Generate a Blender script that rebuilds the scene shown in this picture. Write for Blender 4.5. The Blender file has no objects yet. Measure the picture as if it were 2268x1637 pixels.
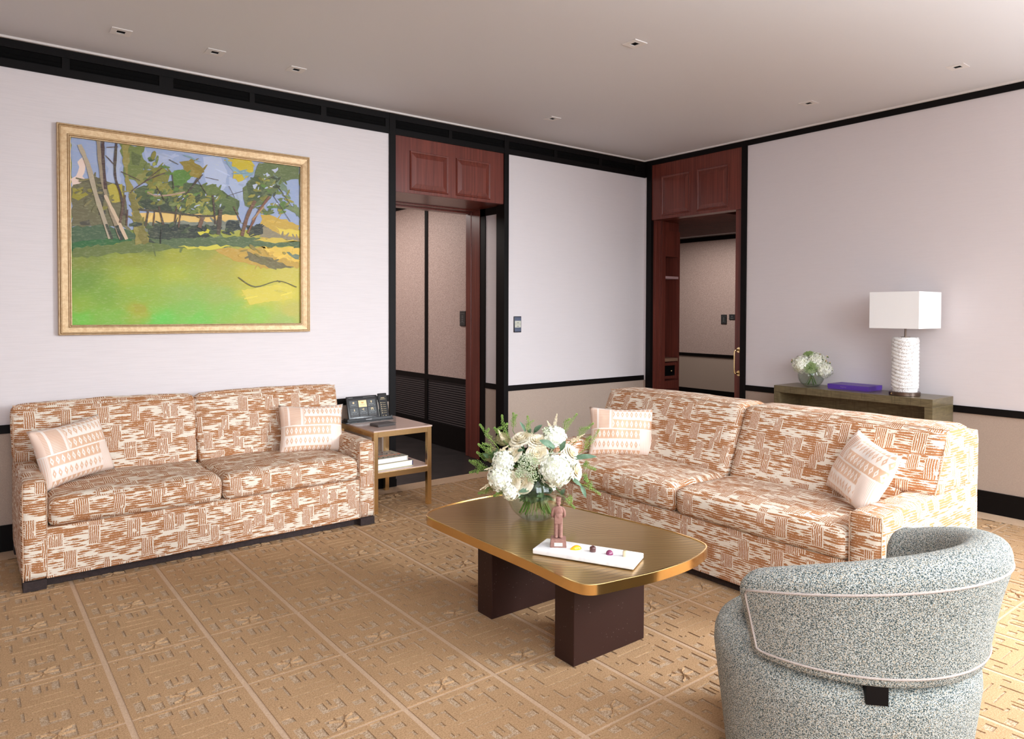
import bpy, bmesh, math, random
from mathutils import Vector, Matrix, noise as mnoise

# ------------------------------------------------------------------ camera
S = bpy.context.scene
W_PX, H_PX = 2268, 1637
CAM_H = 1.45
F_PX, PY = 1575.0, 720.9
PITCH, ROLL, YAW = 0.02039, 0.003155, 0.66162
cam = bpy.data.cameras.new('camera')
cam.sensor_width = 36.0
cam.sensor_fit = 'HORIZONTAL'
cam.lens = F_PX / W_PX * 36.0
cam.shift_y = -(H_PX / 2 - PY) / W_PX
cam.clip_start = 0.05
cam_o = bpy.data.objects.new('camera', cam)
S.collection.objects.link(cam_o)
_f = Vector((math.sin(YAW) * math.cos(PITCH), math.cos(YAW) * math.cos(PITCH), -math.sin(PITCH)))
_r = Vector((math.cos(YAW), -math.sin(YAW), 0.0))
_u = _r.cross(_f)
_r2 = _r * math.cos(ROLL) + _u * math.sin(ROLL)
_u2 = -_r * math.sin(ROLL) + _u * math.cos(ROLL)
_m = Matrix((_r2, _u2, -_f)).transposed().to_4x4()
_m.translation = (0, 0, CAM_H)
cam_o.matrix_world = _m
S.camera = cam_o

# ------------------------------------------------------------------ look, sky, daylight
S.view_settings.view_transform = 'Standard'
S.view_settings.look = 'None'
S.view_settings.gamma = 1.0
S.view_settings.use_curve_mapping = False
S.view_settings.exposure = -0.38
S.cycles.transparent_max_bounces = 32

world = bpy.data.worlds.new('sky')
S.world = world
world.use_nodes = True
_bg = world.node_tree.nodes['Background']
_bg.inputs['Color'].default_value = (0.80, 0.88, 1.0, 1)
_bg.inputs['Strength'].default_value = 1.0

def area(name, loc, direction, sx, sy, power, col=(1, 1, 1), spread=math.pi):
    l = bpy.data.lights.new(name, 'AREA')
    l.shape = 'RECTANGLE'
    l.size, l.size_y = sx, sy
    l.energy = power
    l.color = col
    l.spread = spread
    o = bpy.data.objects.new(name, l)
    S.collection.objects.link(o)
    o.location = loc
    o.rotation_euler = Vector(direction).to_track_quat('-Z', 'Y').to_euler()
    return o

# daylight coming in through the three windows of the wall behind the camera
WIN_Y = -1.05
WINS = [(-0.9, 0.9), (1.35, 3.15), (4.2, 5.75)]
for i, (x0, x1) in enumerate(WINS):
    # sky light falling in, and an added uplight, as if off bright ground, for soft overhead fill
    area('window_daylight', ((x0 + x1) / 2, WIN_Y - 0.40, 2.0), ((0.6, 0.4, -0.72)[i], 1, (-0.52, -0.52, -0.75)[i]), x1 - x0, 1.7, (66, 72, 270)[i], (0.88, 0.94, 1.0), math.radians((118, 118, 105)[i]))
    area('ceiling_fill_uplight', ((x0 + x1) / 2, WIN_Y - 0.12, 0.75), (0, 0.30, 1), x1 - x0, 0.9, (135, 135, 85)[i], (0.90, 0.95, 1.0), math.radians(86))

# ------------------------------------------------------------------ helpers
def lin(r, g, b):
    def c(v):
        v /= 255.0
        return v / 12.92 if v <= 0.04045 else ((v + 0.055) / 1.055) ** 2.4
    return (c(r), c(g), c(b), 1.0)

class N:
    """one value in a node tree, with arithmetic"""
    def __init__(s, g, sock): s.g, s.s = g, sock
    def _m(s, op, o=None, o2=None, clamp=False): return s.g.math(op, s, o, o2, clamp)
    def __add__(s, o): return s._m('ADD', o)
    __radd__ = __add__
    def __sub__(s, o): return s._m('SUBTRACT', o)
    def __rsub__(s, o): return s.g.math('SUBTRACT', o, s)
    def __mul__(s, o): return s._m('MULTIPLY', o)
    __rmul__ = __mul__
    def __truediv__(s, o): return s._m('DIVIDE', o)
    def __gt__(s, o): return s._m('GREATER_THAN', o)
    def __lt__(s, o): return s._m('LESS_THAN', o)
    def fr(s): return s._m('FRACT')
    def fl(s): return s._m('FLOOR')
    def sin(s): return s._m('SINE')
    def abs(s): return s._m('ABSOLUTE')
    def mx(s, o): return s._m('MAXIMUM', o)
    def mn(s, o): return s._m('MINIMUM', o)
    def step(s, a, b):
        n = s.g.t.nodes.new('ShaderNodeMapRange')
        n.interpolation_type = 'SMOOTHSTEP'
        s.g.put(n.inputs['Value'], s)
        n.inputs['From Min'].default_value, n.inputs['From Max'].default_value = a, b
        return N(s.g, n.outputs['Result'])

class G:
    def __init__(s, name):
        s.m = bpy.data.materials.new(name)
        s.m.use_nodes = True
        s.t = s.m.node_tree
        s.b = s.t.nodes['Principled BSDF']
    def put(s, inp, v):
        if isinstance(v, N): s.t.links.new(v.s, inp)
        else: inp.default_value = v
    def math(s, op, a, b=None, c=None, clamp=False):
        n = s.t.nodes.new('ShaderNodeMath')
        n.operation = op
        n.use_clamp = clamp
        for i, v in enumerate((a, b, c)):
            if v is not None: s.put(n.inputs[i], v)
        return N(s, n.outputs[0])
    def coord(s, kind='UV'):
        n = s.t.nodes.new('ShaderNodeTexCoord')
        return N(s, n.outputs[kind])
    def sep(s, v):
        n = s.t.nodes.new('ShaderNodeSeparateXYZ')
        s.put(n.inputs[0], v)
        return [N(s, o) for o in n.outputs]
    def comb(s, x=0.0, y=0.0, z=0.0):
        n = s.t.nodes.new('ShaderNodeCombineXYZ')
        for i, v in enumerate((x, y, z)): s.put(n.inputs[i], v)
        return N(s, n.outputs[0])
    def noise(s, vec, scale=1.0, detail=2.0, rough=0.5, dist=0.0, dim='3D'):
        n = s.t.nodes.new('ShaderNodeTexNoise')
        n.noise_dimensions = dim
        s.put(n.inputs['Vector'], vec)
        n.inputs['Scale'].default_value = scale
        n.inputs['Detail'].default_value = detail
        n.inputs['Roughness'].default_value = rough
        n.inputs['Distortion'].default_value = dist
        return N(s, n.outputs[0])
    def voro(s, vec, scale=1.0, feature='F1', out='Distance'):
        n = s.t.nodes.new('ShaderNodeTexVoronoi')
        n.feature = feature
        s.put(n.inputs['Vector'], vec)
        n.inputs['Scale'].default_value = scale
        return N(s, n.outputs[out])
    def white(s, vec):
        n = s.t.nodes.new('ShaderNodeTexWhiteNoise')
        n.noise_dimensions = '3D'
        s.put(n.inputs['Vector'], vec)
        return N(s, n.outputs['Value'])
    def mix(s, f, a, b):
        n = s.t.nodes.new('ShaderNodeMix')
        n.data_type = 'RGBA'
        s.put(n.inputs[0], f)
        s.put(n.inputs[6], a)
        s.put(n.inputs[7], b)
        return N(s, n.outputs[2])
    def scale(s, v, k):
        n = s.t.nodes.new('ShaderNodeVectorMath')
        n.operation = 'MULTIPLY'
        s.put(n.inputs[0], v)
        n.inputs[1].default_value = k
        return N(s, n.outputs[0])
    def bump(s, h, strength=0.3, dist=0.002):
        n = s.t.nodes.new('ShaderNodeBump')
        n.inputs['Strength'].default_value = strength
        n.inputs['Distance'].default_value = dist
        s.put(n.inputs['Height'], h)
        s.t.links.new(n.outputs[0], s.b.inputs['Normal'])
    def set(s, **k):
        for a, v in k.items():
            s.put(s.b.inputs[a.replace('_', ' ')], v)
        return s.m

def plain(name, col, rough=0.5, metal=0.0, **k):
    g = G(name)
    g.set(Base_Color=col, Roughness=rough, Metallic=metal, **k)
    return g.m

COL = S.collection
def link(name, me, parent=None):
    o = bpy.data.objects.new(name, me)
    COL.objects.link(o)
    if parent is not None: o.parent = parent
    return o

def boxuv(bm, off=(0, 0)):
    uv = bm.loops.layers.uv.verify()
    bm.normal_update()
    for f in bm.faces:
        n = f.normal
        a = max(range(3), key=lambda i: abs(n[i]))
        for l in f.loops:
            c = l.vert.co
            l[uv].uv = ((c.y, c.z) if a == 0 else (c.x, c.z) if a == 1 else (c.x, c.y))
            l[uv].uv += Vector(off)

def build(name, bm, mats, parent=None, smooth=None, uv=False, off=(0, 0)):
    """one bmesh -> one mesh object; smooth = angle in degrees"""
    bmesh.ops.recalc_face_normals(bm, faces=bm.faces[:])
    if uv: boxuv(bm, off)
    me = bpy.data.meshes.new(name)
    bm.to_mesh(me)
    bm.free()
    for m in (mats if isinstance(mats, (list, tuple)) else [mats]): me.materials.append(m)
    if smooth is not None:
        me.shade_smooth()
        if smooth < 180: me.set_sharp_from_angle(angle=math.radians(smooth))
    return link(name, me, parent)

def empty(name, loc=(0, 0, 0), rot=0.0, label=None, cat=None, group=None):
    o = bpy.data.objects.new(name, None)
    o.empty_display_size = 0.1
    COL.objects.link(o)
    o.location = loc
    o.rotation_euler = (0, 0, rot) if not isinstance(rot, (tuple, list)) else rot
    return tag(o, label, cat, group)

def tag(o, label=None, cat=None, group=None, kind=None):
    if label: o['label'] = label
    if cat: o['category'] = cat
    if group: o['group'] = group
    if kind: o['kind'] = kind
    return o

def box(bm, a, b, bev=0.0, seg=2, mi=0):
    x0, x1 = sorted((a[0], b[0])); y0, y1 = sorted((a[1], b[1])); z0, z1 = sorted((a[2], b[2]))
    r = bmesh.ops.create_cube(bm, size=1.0)
    vs = r['verts']
    for v in vs:
        v.co = Vector(((x0 + x1) / 2 + v.co.x * (x1 - x0), (y0 + y1) / 2 + v.co.y * (y1 - y0), (z0 + z1) / 2 + v.co.z * (z1 - z0)))
    fs = list({f for v in vs for f in v.link_faces})
    for f in fs: f.material_index = mi
    if bev > 0:
        es = list({e for f in fs for e in f.edges})
        rr = bmesh.ops.bevel(bm, geom=es, offset=bev, segments=seg, affect='EDGES', profile=0.5)
        for f in rr['faces']: f.material_index = mi
    return vs

def tube(bm, pts, r, seg=8, closed=False, mi=0, caps=True):
    """round tube along points; r a number or a list"""
    pts = [Vector(p) for p in pts]
    n = len(pts)
    rings = []
    ref = None
    for i, p in enumerate(pts):
        if closed: d = pts[(i + 1) % n] - pts[i - 1]
        else: d = pts[min(i + 1, n - 1)] - pts[max(i - 1, 0)]
        if d.length < 1e-9: d = Vector((0, 0, 1))
        d.normalize()
        if ref is None:
            ref = Vector((0, 0, 1)) if abs(d.z) < 0.9 else Vector((1, 0, 0))
        ref = (ref - d * ref.dot(d))
        if ref.length < 1e-6: ref = d.orthogonal()
        ref.normalize()
        s = d.cross(ref)
        rr = r[i] if isinstance(r, (list, tuple)) else r
        rings.append([bm.verts.new(p + (ref * math.cos(2 * math.pi * k / seg) + s * math.sin(2 * math.pi * k / seg)) * rr) for k in range(seg)])
    m = n if closed else n - 1
    for i in range(m):
        A, B = rings[i], rings[(i + 1) % n]
        for k in range(seg):
            f = bm.faces.new((A[k], A[(k + 1) % seg], B[(k + 1) % seg], B[k]))
            f.material_index = mi
    if caps and not closed:
        bm.faces.new(rings[0][::-1]).material_index = mi
        bm.faces.new(rings[-1]).material_index = mi

def lathe(bm, prof, seg=32, c=(0, 0, 0), mi=0):
    rings = []
    for (r, z) in prof:
        if r < 1e-6: rings.append([bm.verts.new((c[0], c[1], c[2] + z))])
        else: rings.append([bm.verts.new((c[0] + r * math.cos(2 * math.pi * k / seg), c[1] + r * math.sin(2 * math.pi * k / seg), c[2] + z)) for k in range(seg)])
    for A, B in zip(rings, rings[1:]):
        for k in range(seg):
            k2 = (k + 1) % seg
            if len(A) == 1 and len(B) == 1: continue
            if len(A) == 1: f = bm.faces.new((A[0], B[k], B[k2]))
            elif len(B) == 1: f = bm.faces.new((A[k], B[0], A[k2]))
            else: f = bm.faces.new((A[k], B[k], B[k2], A[k2]))
            f.material_index = mi

def ball(bm, c, r, sub=2, sq=(1, 1, 1), mi=0, rot=None):
    q = bmesh.ops.create_icosphere(bm, subdivisions=sub, radius=1.0)
    for v in q['verts']:
        p = Vector((v.co.x * sq[0] * r, v.co.y * sq[1] * r, v.co.z * sq[2] * r))
        if rot is not None: p = rot @ p
        v.co = p + Vector(c)
    for f in {f for v in q['verts'] for f in v.link_faces}: f.material_index = mi

def prism(bm, poly, z0, z1, bev=0.0, mi=0, seg=2):
    vb = [bm.verts.new((x, y, z0)) for x, y in poly]
    vt = [bm.verts.new((x, y, z1)) for x, y in poly]
    n = len(poly)
    fs = [bm.faces.new(vb[::-1]), bm.faces.new(vt)]
    for i in range(n): fs.append(bm.faces.new((vb[i], vb[(i + 1) % n], vt[(i + 1) % n], vt[i])))
    for f in fs: f.material_index = mi
    if bev:
        es = [e for e in fs[1].edges] + [e for e in fs[0].edges]
        bmesh.ops.bevel(bm, geom=es, offset=bev, segments=seg, affect='EDGES', profile=0.5)

def catmull(P, k=6, closed=True):
    P = [Vector(p) for p in P]
    n = len(P)
    out = []
    for i in range(n if closed else n - 1):
        p0, p1, p2, p3 = (P[(i - 1) % n], P[i], P[(i + 1) % n], P[(i + 2) % n]) if closed else (P[max(i - 1, 0)], P[i], P[i + 1], P[min(i + 2, n - 1)])
        for j in range(k):
            t = j / k
            out.append(0.5 * ((2 * p1) + (p2 - p0) * t + (2 * p0 - 5 * p1 + 4 * p2 - p3) * t * t + (3 * p1 - p0 - 3 * p2 + p3) * t ** 3))
    if not closed: out.append(P[-1])
    return out

def soft(bm, a, b, rad=0.03, n=(14, 10, 6), puff=(0, 0, 0), wob=0.0, seed=0, mi=0):
    """upholstered box: rounded edges, bulging faces, slight unevenness"""
    a, b = Vector([min(p, q) for p, q in zip(a, b)]), Vector([max(p, q) for p, q in zip(a, b)])
    c, h = (a + b) / 2, (b - a) / 2
    cache = {}
    def vert(p):
        key = tuple(round(q, 5) for q in p)
        if key in cache: return cache[key]
        q = Vector([p[i] * h[i] for i in range(3)])
        inn = Vector([max(-h[i] + rad, min(h[i] - rad, q[i])) for i in range(3)])
        d = q - inn
        if d.length > 1e-9: q = inn + d.normalized() * rad
        for i in range(3):
            j, k = (i + 1) % 3, (i + 2) % 3
            wgt = (1 - p[j] ** 2) * (1 - p[k] ** 2)
            q[i] += puff[i] * p[i] * max(0.0, wgt) ** 0.6
        if wob:
            w = Vector([mnoise.noise(Vector((q.x * 5 + seed * 7.1 + 31 * i, q.y * 5, q.z * 5))) for i in range(3)])
            w2 = Vector([mnoise.noise(Vector((q.x * 16 + seed * 3.1 + 17 * i, q.y * 16, q.z * 16))) for i in range(3)])
            q += (w + 0.4 * w2) * wob
        v = bm.verts.new(q + c)
        cache[key] = v
        return v
    def ts(m):
        return [-math.cos(math.pi * i / m) * 0.35 + (2 * i / m - 1) * 0.65 for i in range(m + 1)]
    T = [ts(k) for k in n]
    for ax in range(3):
        j, k = (ax + 1) % 3, (ax + 2) % 3
        for s in (-1, 1):
            for p in range(n[j]):
                for q in range(n[k]):
                    qs = []
                    for (uu, vv) in ((p, q), (p + 1, q), (p + 1, q + 1), (p, q + 1)):
                        w = [0, 0, 0]
                        w[ax], w[j], w[k] = s, T[j][uu], T[k][vv]
                        qs.append(vert(w))
                    f = bm.faces.new(qs if s > 0 else qs[::-1])
                    f.material_index = mi

def text_mesh(body, size, spacing=1.0):
    cu = bpy.data.curves.new('lettering', 'FONT')
    cu.body = body
    cu.size = size
    cu.space_character = spacing
    cu.align_x, cu.align_y = 'CENTER', 'CENTER'
    cu.extrude = 0.0002
    o = bpy.data.objects.new('lettering', cu)
    COL.objects.link(o)
    bpy.context.view_layer.update()
    me = bpy.data.meshes.new_from_object(o.evaluated_get(bpy.context.evaluated_depsgraph_get()))
    bpy.data.objects.remove(o)
    return me

def lettering(body, size, mat, parent, loc, rot, name='lettering'):
    me = text_mesh(body, size)
    me.materials.clear()
    me.materials.append(mat)
    o = link(name, me, parent)
    o.location = loc
    o.rotation_euler = rot
    return o
# ------------------------------------------------------------------ materials
def wall_silk(name, col, amp):
    g = G(name)
    p = g.coord('Object')
    x, y, z = g.sep(p)
    n = g.noise(g.comb(x * 6.0, y * 6.0, z * 170.0), 1.0, 3.0, 0.6)
    c2 = tuple(min(1, v * (1 - amp)) for v in col[:3]) + (1,)
    g.set(Base_Color=g.mix(n.step(0.35, 0.7), col, c2), Roughness=0.55)
    g.bump(n, 0.12, 0.002)
    return g.m
M_silk = wall_silk('silk_wallcovering', lin(226, 217, 217), 0.045)
M_wall = wall_silk('plain_wallcovering', lin(224, 216, 217), 0.02)

def fabric_wall(name, a, b, sc):
    g = G(name)
    n = g.noise(g.coord('Object'), sc, 2.0, 0.7)
    g.set(Base_Color=g.mix(n.step(0.35, 0.65), a, b), Roughness=0.85)
    g.bump(n, 0.15, 0.001)
    return g.m
M_wains = fabric_wall('beige_wainscot_fabric', lin(186, 166, 151), lin(172, 153, 139), 320)
M_ceil = plain('ceiling_paint', lin(217, 214, 215), 0.7)
M_white = plain('white_trim_paint', lin(225, 218, 214), 0.5)
M_blackwood = plain('ebonised_wood', lin(14, 10, 10), 0.5, 0.0, Specular_IOR_Level=0.15)
M_black = plain('black_void', lin(8, 7, 7), 0.8, 0.0, Specular_IOR_Level=0.1)

def mahogany(name='mahogany', rough=0.3, spec=0.5):
    g = G(name)
    x, y, z = g.sep(g.coord('Object'))
    n = g.noise(g.comb(x * 60.0, y * 60.0, z * 1.6), 1.0, 3.0, 0.6)
    n2 = g.noise(g.comb(x * 7.0, y * 7.0, z * 0.7), 1.0, 2.0, 0.5)
    c = g.mix(n.step(0.3, 0.7), lin(96, 44, 36), lin(122, 60, 48))
    c = g.mix(n2.step(0.35, 0.7) * 0.4, c, lin(84, 36, 30))
    g.set(Base_Color=c, Roughness=rough, Specular_IOR_Level=spec)
    return g.m
M_mahog = mahogany()
M_mahog_matt = mahogany('matt_mahogany', 0.6, 0.12)

def bronze_wall():
    g = G('bronze_textured_wallcovering')
    x, y, z = g.sep(g.coord('Object'))
    n = g.noise(g.comb(x * 34.0, y * 34.0, z * 70.0), 2.2, 2.0, 0.5, 1.2)
    s = n.step(0.42, 0.58)
    g.set(Base_Color=g.mix(s, lin(180, 155, 146), lin(208, 186, 177)), Roughness=0.45)
    g.bump(n, 0.5, 0.004)
    return g.m
M_bronze = bronze_wall()

def dark_floor():
    g = G('dark_herringbone_wood')
    x, y, z = g.sep(g.coord('Object'))
    n = g.noise(g.comb(x * 4.0, y * 60.0, 0.0), 1.0, 2.0)
    b = ((x * 5.0).fl() + (y * 5.0).fl()) * 0.5
    c = g.mix(n.step(0.3, 0.7), lin(34, 30, 30), lin(56, 50, 50))
    c = g.mix((b.fr() > 0.25) * 0.35, c, lin(26, 23, 23))
    g.set(Base_Color=c, Roughness=0.42)
    return g.m
M_dfloor = dark_floor()

def sofa_fabric():
    g = G('basketweave_print_fabric')
    u, v, _ = g.sep(g.coord('UV'))
    jag = g.noise(g.comb(u * 150.0, v * 150.0, 0.0), 1.0, 1.0, 0.5)
    wav = g.noise(g.comb(u * 9.0, v * 9.0, 3.0), 1.0, 1.0)
    v2 = v + (jag - 0.5) * 0.006 + (wav - 0.5) * 0.012
    u2 = u + (jag - 0.5) * 0.005
    # horizontal brush strokes, in denser and lighter rows
    pit = 0.0118
    k = (v2 / pit).fl()
    rw = ((v * (2 * math.pi / 0.135)) + (g.noise(g.comb(u * 4.5, v * 2.0, 9.0), 1.0, 1.0) - 0.5) * 7.0).sin()
    nl = g.noise(g.comb(u2 * 15.0, k * 7.31, 1.7), 1.0, 1.0, 0.5)
    half = ((nl - 0.5) * 2.2 + 0.295 + rw * 0.14).mn(0.47)
    hor = (((v2 / pit).fr() - 0.5).abs() + (jag - 0.5) * 0.34) < half
    # upright hatched blocks, in staggered rows
    def blocks(du, dv, sh, wfrac, hfrac, pit, seed, keep):
        r = ((v + seed * 0.031) / dv).fl()
        uu = (u + (r * sh)) / du
        c = uu.fl()
        w = g.white(g.comb(r, c, seed))
        wfrac = g.white(g.comb(c, r, seed + 7.0)) * 0.14 + (wfrac - 0.07)
        fu = uu.fr() + (jag - 0.5) * 0.03
        fv = ((v + seed * 0.031) / dv).fr() + (jag - 0.5) * 0.06
        k = w < keep
        inb = (fu < wfrac) * (fv < hfrac) * k
        edge = (fu < (wfrac + 0.02)) * (fv < hfrac + 0.02) * k
        s = (((u2 + (w - 0.5) * 0.02 + (wav - 0.5) * 0.02) / pit).fr()) > 0.36
        s2 = s * (g.noise(g.comb(u * 60.0, v * 25.0, seed), 1.0, 1.0) > 0.33)
        return inb, edge, s2
    i1, e1, s1 = blocks(0.185, 0.112, 0.071, 0.30, 0.84, 0.0098, 1.0, 0.84)
    i2, e2, s2 = blocks(0.31, 0.083, 0.127, 0.16, 0.78, 0.0090, 4.0, 0.62)
    fac = hor * (1.0 - e2) + i2 * s2
    fac = fac * (1.0 - e1) + i1 * s1
    fine = g.noise(g.comb(u * 900.0, v * 900.0, 0.0), 1.0, 1.0)
    cream = g.mix(fine.step(0.3, 0.7), lin(234, 222, 205), lin(224, 210, 192))
    brown = g.mix(fine.step(0.3, 0.7), lin(174, 117, 73), lin(159, 103, 60))
    g.set(Base_Color=g.mix(fac, cream, brown), Roughness=0.85)
    g.bump(fine, 0.15, 0.0008)
    return g.m
M_sofa = sofa_fabric()
M_pipe = fabric_wall('sofa_piping_cord', lin(216, 186, 160), lin(186, 142, 108), 90)

def pillow_fabric():
    g = G('ikat_pillow_satin')
    x, y, _ = g.sep(g.coord('UV'))
    y = 1.0 - y
    j = g.noise(g.comb(x * 60.0, y * 60.0, 0.0), 1.0, 1.0)
    j2 = g.noise(g.comb(x * 130.0, y * 12.0, 5.0), 1.0, 1.0)
    P, T, Wt = lin(238, 208, 188), lin(222, 180, 148), lin(245, 232, 222)
    def band(a, b): 
        yy = y + (j2 - 0.5) * 0.02
        return (yy > a) * (yy < b)
    def xb(a, b): return (x > a) * (x < b)
    def dia(cy, hx=0.33, hy=0.075):
        dx = ((x / 0.068).fr() - 0.5).abs() / hx
        dy = (y - cy).abs() / hy
        d = dx + dy + (j - 0.5) * 0.25
        return (d < 1.0) * (d > 0.35)
    up, dn = y < 0.47, y > 0.47
    R = xb(0.37, 1.2) * up
    Lw = xb(0.07, 0.77) * dn
    h_lines = ((y * 40.0).fr() > 0.55) * xb(0.07, 0.345) * up * (1.0 - xb(0.12, 0.15)) * (y > 0.06)
    v_lines = ((x * 68.0).fr() > 0.5) * dn * (1.0 - xb(0.07, 0.77))
    c = g.mix(h_lines, P, lin(214, 168, 138))
    c = g.mix((xb(0.12, 0.15) + xb(0.315, 0.345)) * up, c, Wt)
    c = g.mix(v_lines, c, Wt)
    wz = R * band(0.085, 0.28) + Lw * band(0.665, 0.88)
    tz = R * (band(-0.1, 0.085) + band(0.285, 0.455)) + Lw * (band(0.485, 0.655) + band(0.885, 1.2))
    c = g.mix(wz, c, Wt)
    c = g.mix(tz, c, T)
    c = g.mix(R * dia(0.17) + Lw * dia(0.77), c, T)
    c = g.mix(R * (dia(0.37) + dia(0.02)) + Lw * (dia(0.57) + dia(0.95)), c, Wt)
    c = g.mix(band(0.458, 0.482), c, Wt)
    g.set(Base_Color=c, Roughness=0.42, Sheen_Weight=0.2)
    return g.m
M_pillow = pillow_fabric()

def boucle():
    g = G('blue_grey_boucle')
    p = g.coord('Object')
    n = g.noise(p, 350.0, 1.0, 0.5, 0.6)
    n2 = g.noise(g.scale(p, (1, 1, 1.7)), 260.0, 1.0, 0.5)
    d = g.voro(p, 350.0)
    c = g.mix(n.step(0.44, 0.54), lin(58, 76, 76), lin(206, 211, 207))
    c = g.mix((n2.step(0.53, 0.6)) * 0.8, c, lin(190, 174, 150))
    c = g.mix((n2.step(0.47, 0.40)) * 0.8, c, lin(46, 58, 58))
    g.set(Base_Color=c, Roughness=0.95)
    g.bump(n + d * -0.6, 0.8, 0.004)
    return g.m
M_boucle = boucle()
M_cpipe = fabric_wall('taupe_welt_cord', lin(186, 172, 162), lin(160, 146, 138), 400)

def carpet_pile(name, a, b, sc, bump, tuft):
    g = G(name)
    p = g.coord('Object')
    n = g.noise(p, sc, 2.0, 0.7)
    n1 = g.noise(p, tuft, 2.0, 0.65)
    n2 = g.noise(p, 9.0, 2.0, 0.5)
    c = g.mix((n * 0.5 + n1 * 0.5).step(0.38, 0.62), a, b)
    c = g.mix(n2.step(0.3, 0.8) * 0.16, c, tuple(v * 0.82 for v in a[:3]) + (1,))
    g.set(Base_Color=c, Roughness=0.95)
    g.bump(n + n1, bump, 0.004)
    g.b.inputs['Specular IOR Level'].default_value = 0.06
    return g.m
M_pile = carpet_pile('tan_cut_pile', lin(160, 126, 92), lin(196, 160, 122), 420, 0.6, 170)
M_loop = carpet_pile('grey_tan_loop_pile', lin(152, 122, 91), lin(202, 178, 152), 260, 0.6, 130)
M_band = carpet_pile('pale_carpet_band', lin(184, 154, 126), lin(202, 173, 146), 420, 0.4, 200)

def brass(name, col, rough):
    g = G(name)
    n = g.noise(g.coord('Object'), 6.0, 2.0)
    g.set(Base_Color=col, Metallic=1.0, Roughness=rough)
    g.bump(n, 0.03, 0.01)
    return g.m
M_brass = brass('polished_brass', lin(252, 222, 166), 0.2)
M_brass2 = brass('rim_brass', lin(240, 202, 138), 0.16)
M_bronze_metal = plain('dark_bronze_metal', lin(120, 104, 94), 0.28, 1.0)

def table_top():
    g = G('etched_brass_veneer')
    x, y, z = g.sep(g.coord('Object'))
    w = g.noise(g.comb(x * 2.2, y * 2.2, 0.0), 1.0, 1.0)
    # fans of fine engraved lines
    a = x * 0.789 - y * 0.614
    b = x * 0.614 + y * 0.789
    q = (b * 40.0) + (a * 3.0).sin() * 2.4 + (w - 0.5) * 9.0 + ((a * 5.0 + b * 2.0).sin().abs()) * 2.2
    l = ((q.fr() - 0.5).abs() < 0.055)
    fine = g.noise(g.comb(a * 3.0, b * 160.0, 0.0), 1.0, 2.0)
    c = g.mix(fine.step(0.3, 0.7), lin(176, 140, 82), lin(192, 157, 100))
    c = g.mix(l * 0.75, c, lin(70, 52, 34))
    g.set(Base_Color=c, Metallic=0.85, Roughness=0.30, Coat_Weight=0.2, Coat_Roughness=0.08)
    g.bump(l, -0.15, 0.001)
    return g.m
M_ttop = table_top()

def dark_leg():
    g = G('dark_lacquered_wood')
    p = g.coord('Object')
    x, y, z = g.sep(p)
    d = g.voro(p, 60.0)
    w = g.noise(p, 9.0, 1.0)
    sp = (d < 0.11) * (w > 0.5)
    g.set(Base_Color=g.mix(sp * 0.6, lin(46, 25, 21), lin(120, 110, 112)), Roughness=0.42, Specular_IOR_Level=0.3)
    return g.m
M_dleg = dark_leg()
M_plinth = fabric_wall('dark_stained_plinth', lin(44, 32, 30), lin(56, 42, 40), 60)

def console_wood():
    g = G('olive_crackle_lacquer')
    x, y, z = g.sep(g.coord('Object'))
    n = g.noise(g.comb(x * 12.0, y * 12.0, z * 120.0), 1.0, 2.0, 0.6)
    n2 = g.noise(g.comb(x * 90.0, y * 90.0, z * 8.0), 1.0, 2.0, 0.6)
    c = g.mix(n.step(0.35, 0.65), lin(94, 83, 60), lin(114, 101, 74))
    c = g.mix(n2.step(0.55, 0.66) * 0.5, c, lin(76, 66, 48))
    g.set(Base_Color=c, Roughness=0.28)
    g.bump(n + n2, 0.12, 0.001)
    return g.m
M_console = console_wood()

def ceramic():
    g = G('white_glaze_brown_veins')
    p = g.coord('Object')
    x, y, z = g.sep(p)
    e = g.voro(g.scale(p, (1, 1, 1.5)), 95.0, 'DISTANCE_TO_EDGE')
    n = g.noise(g.comb(x * 26.0, y * 26.0, z * 10.0), 1.0, 3.0, 0.6)
    w = g.noise(p, 120.0, 2.0)
    ang = g.math('ARCTAN2', y, x)
    colm = (((ang + 0.5) * 2.0).sin()).step(0.35, 0.95)
    f = ((e + (w - 0.5) * 0.22) < 0.035) * (n + colm * 0.17).step(0.55, 0.60)
    g.set(Base_Color=g.mix(f, lin(240, 238, 236), lin(128, 102, 98)), Roughness=0.2)
    return g.m
M_ceramic = ceramic()
M_shade = plain('white_linen_shade', lin(244, 243, 242), 0.8)
M_purple = plain('purple_card', lin(92, 58, 160), 0.42)
M_purple_txt = plain('dull_silver_print', lin(150, 120, 170), 0.4)

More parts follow.
